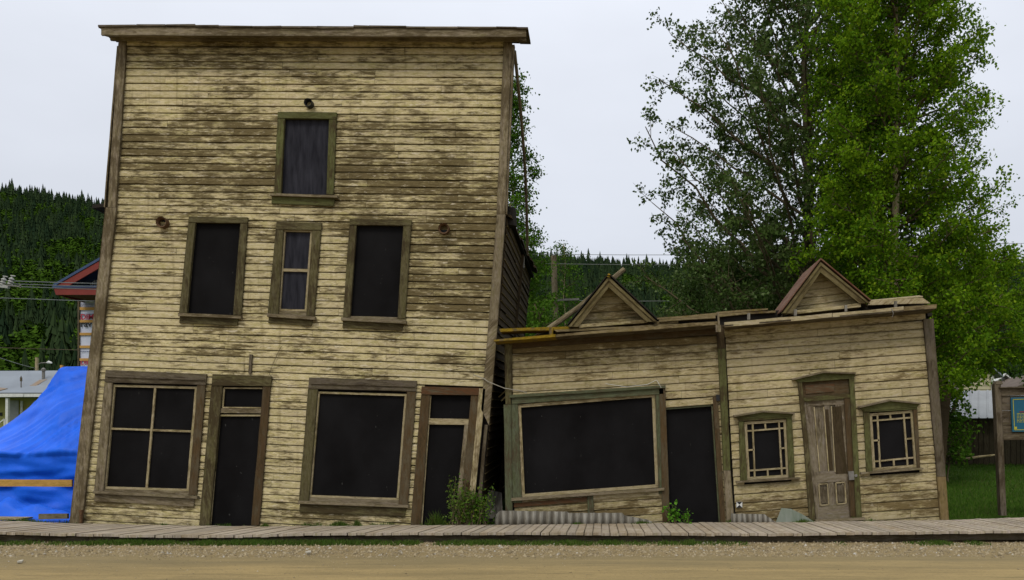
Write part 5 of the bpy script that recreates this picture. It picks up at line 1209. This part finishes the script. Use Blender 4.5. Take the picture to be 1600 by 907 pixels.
# shrubs and weeds at the foot of the fronts
def shrub(name, base, stems, H, spread, leaf, lm, label, cat='shrub', seed=1, per=40, lr=.045):
    rr = random.Random(seed); root = empty(name, base, label, cat); base = Vector(base); mb = MB(); pts = []; rn = []
    for s_ in range(stems):
        a = rr.uniform(0, 6.28); h = H * rr.uniform(.55, 1.0); o = base + Vector((rr.uniform(-1, 1) * spread * .5, rr.uniform(-.5, .5) * spread * .3, 0)); e = o + Vector((math.cos(a) * spread * .45, math.sin(a) * spread * .25, h))
        e.y = min(e.y, 15.9); m_ = o.lerp(e, .5) + Vector((rr.uniform(-.04, .04), 0, 0)); mb.tube([o, m_, e], [.008, .006, .003], 5, cap=False)
        tone = rr.random()
        for _ in range(per): t = rr.random() ** .8 * .93 + .07; c = o.lerp(e, t); w_ = lr * (1.3 - .7 * t); pts.append((c.x + rr.gauss(0, w_), min(15.9, c.y + rr.gauss(0, w_)), c.z + rr.gauss(0, lr * .8))); rn.append((min(1, max(0, tone + rr.gauss(0, .2))), rr.random()))
    mb.build('stems', M['bark_grey'], root); V, F = leaves_np(np.array(pts), leaf, None, .0); np_mesh('foliage', V, F, lm, np.array(rn), root)
wz = lambda px: walk_z(PX(px, 15.7), .93)
shrub('shrub', (PX(722, 15.7), 15.72, wz(722)), 17, .95, .72, .055, M['leaf_shrub'], 'leafy shrub with upright shoots before the right black doorway', seed=4, per=62, lr=.06)
shrub('shrub', (PX(752, 15.7), 15.70, wz(752)), 13, .62, .5, .05, M['leaf_mid'], 'darker low shrub at the gap right of the black doorway', seed=6, per=50, lr=.055)
shrub('weed', (PX(1052, 15.7), 15.74, wz(1052)), 5, .42, .16, .085, M['leaf_vivid'], 'taller vivid green weed at the recessed doorway of the low building', 'weed', seed=9, per=22, lr=.05)
shrub('weed', (PX(1073, 15.7), 15.72, wz(1073)), 4, .24, .14, .07, M['leaf_vivid'], 'shorter round green weed at the recessed doorway of the low building', 'weed', seed=10, per=18, lr=.04)
def tuft(px, wpx, h, n, label, mat='grass', Y=15.8):
    def pt():
        x = PX(px, Y) + R.gauss(0, wpx / 80 / 3); return (x, Y + R.uniform(-.06, .06), walk_z(x, .95) - .01, max(.3, 1 - abs(x - PX(px, Y)) / (wpx / 80)))
    tag(blades(n, pt, (h * .4, h), (.006, .013), M[mat], 'grass_tuft', .7), label, 'grass tuft')
tuft(682, 26, .36, 260, 'tall grass tuft left of the shrub at the black doorway')
tuft(530, 26, .13, 620, 'wide low grass tuft under the large square shop window')
tuft(558, 10, .16, 220, 'small leafy tuft just right of the wide grass tuft')
tuft(414, 9, .10, 240, 'tiny green tuft right of the left black doorway')
tuft(902, 16, .08, 120, 'tiny tuft in the middle of the corrugated sheet', Y=15.74)
tuft(1003, 24, .10, 200, 'tuft at the right end of the long corrugated sheet', Y=15.74)
tuft(1255, 24, .10, 220, 'tuft at the foot of the bent metal sheet', Y=15.74)
tuft(40, 60, .10, 250, 'low grass tuft at the far left before the tarp', Y=15.95)

def wallfoot_pt():
    while True:
        x = R.uniform(-10.3, 6.7); d = noise.noise((x * 1.3, 12, 0)) + .6 * noise.noise((x * 5, 15, 0))
        if R.random() < d * 1.6 - .15: return (x, 15.925 + R.uniform(-.03, .015), walk_z(x, 1) - .03, .5 + d)
tag(blades(1500, wallfoot_pt, (.04, .12), (.006, .012), M['grass_dark'], 'wallfoot_grass', .7), 'sparse grass growing in the crack between boardwalk and walls', 'grass', kind='stuff')
# ------------------------------------------------------------------ forest on the hills (one mass)
def spruce_proto(seed, n=8, k=7):
    rr = np.random.default_rng(seed); V = []; F = []
    for t in range(n):
        z0 = t / n * .9 + .04; z1 = z0 + .2; r = (1 - t / n) ** .9 * .17 + .012
        a0 = rr.uniform(0, 6.28)
        for i in range(k):
            a = a0 + 6.283 * i / k + rr.uniform(-.2, .2); rl = r * rr.uniform(.7, 1.25); w_ = .55
            b = len(V); V += [(0, 0, z1), (rl * math.cos(a - w_), rl * math.sin(a - w_), z0 + rr.uniform(0, .03)), (rl * 1.1 * math.cos(a + w_ * .4), rl * 1.1 * math.sin(a + w_ * .4), z0 - rr.uniform(.0, .04))]; F.append((b, b + 1, b + 2))
    return np.array(V), np.array(F)
def decid_proto(seed, n=140):
    rr = np.random.default_rng(seed); V = []; F = []
    lob = rr.normal(0, 1, (5, 3)); lob /= np.linalg.norm(lob, axis=1, keepdims=True)
    for i in range(n):
        u = rr.normal(0, 1, 3); u /= np.linalg.norm(u); bump_ = .82 + .35 * max(0, (lob @ u).max()) ** 3
        c = np.array([u[0] * .15, u[1] * .15, .57 + u[2] * .42]) * np.array([bump_, bump_, 1]) + rr.normal(0, .012, 3); u = u + rr.normal(0, .55, 3); u /= np.linalg.norm(u)
        a = np.cross(u, rr.normal(0, 1, 3)); a /= np.linalg.norm(a); b_ = np.cross(u, a); s_ = .05; t = rr.uniform(-.5, .5, 3)
        b = len(V); V += [tuple(c + a * s_), tuple(c - a * s_ * .5 + b_ * s_ * .87 + u * .03 * t[0]), tuple(c - a * s_ * .5 - b_ * s_ * .87 + u * .03 * t[1])]; F.append((b, b + 1, b + 2))
    V += [(-.012, 0, 0), (.012, 0, 0), (0, 0, .7)]; F.append((len(V) - 3, len(V) - 2, len(V) - 1))
    return np.array(V), np.array(F)
protos = [spruce_proto(i) for i in range(4)] + [decid_proto(i + 20) for i in range(3)]
inst = [[] for _ in protos]
y = 118.0
while y < 660:
    st = 2.5 + (y - 118) * .0030
    x = -.95 * y - 30
    while x < .75 * y + 30:
        X = x + R.uniform(-.5, .5) * st; Yy = y + R.uniform(-.5, .5) * st; x += st
        px = VX + FL * X / Yy
        if 235 < px < 770 and R.random() < .80: continue
        if px < -260 or px > 1900: continue
        cl = noise.noise((X / 38, Yy / 60, 3)) + .5 * noise.noise((X / 12, Yy / 16, 7)); mid = 1 - abs((Yy - 330) / 230)
        dec = cl + .22 * mid - (.16 if px > 700 else 0) > .13 and Yy < 560
        if R.random() < .12: dec = not dec if Yy < 520 else False
        h = R.uniform(7.5, 13.5) if not dec else R.uniform(6.5, 10.5)
        if R.random() < .1 and not dec: h *= 1.3
        k = R.randrange(4) if not dec else 4 + R.randrange(3)
        inst[k].append((X, Yy, gz(X, Yy) - .3, h, R.uniform(0, 6.28), R.random()))
    y += st * 1.0
VV = []; FF = []; RN = []; off = 0
for (PV, PF), L_ in zip(protos, inst):
    A = np.array(L_); n = len(A)
    if not n: continue
    dec = len(PF) == 141
    ca, sa = np.cos(A[:, 4])[:, None], np.sin(A[:, 4])[:, None]; h = A[:, 3][:, None]; ww = h * NR.uniform(.8, 1.25, (n, 1)) * (1.25 if dec else 1)
    X = (PV[:, 0] * ca - PV[:, 1] * sa) * ww + A[:, 0][:, None]; Yv = (PV[:, 0] * sa + PV[:, 1] * ca) * ww + A[:, 1][:, None]; Z = PV[:, 2] * h + A[:, 2][:, None]
    VV.append(np.stack([X, Yv, Z], -1).reshape(-1, 3)); FF.append((PF[None] + (np.arange(n) * len(PV))[:, None, None]).reshape(-1, 3) + off); off += n * len(PV)
    rn = np.stack([A[:, 5] * .48 + (.52 if dec else 0), NR.uniform(0, 1, n)], -1); RN.append(np.repeat(rn, len(PF), axis=0))
    print('forest', n)
m = NT('forest_foliage', .95, .0); rn = m.sep(m.uv('rnd'))
c = m.mix(m.rng(rn[0], 0, .48), (.013, .025, .012), (.030, .048, .018)); c2 = m.mix(m.rng(rn[0], .52, 1.0), (.024, .052, .006), (.050, .098, .010)); c = m.mix(m.rng(rn[0], .49, .51), c, c2); m.color(c)
tag(np_mesh('forest', np.concatenate(VV), np.concatenate(FF), m.m, np.concatenate(RN)), 'spruce and aspen forest covering the hillside', 'forest', kind='stuff')
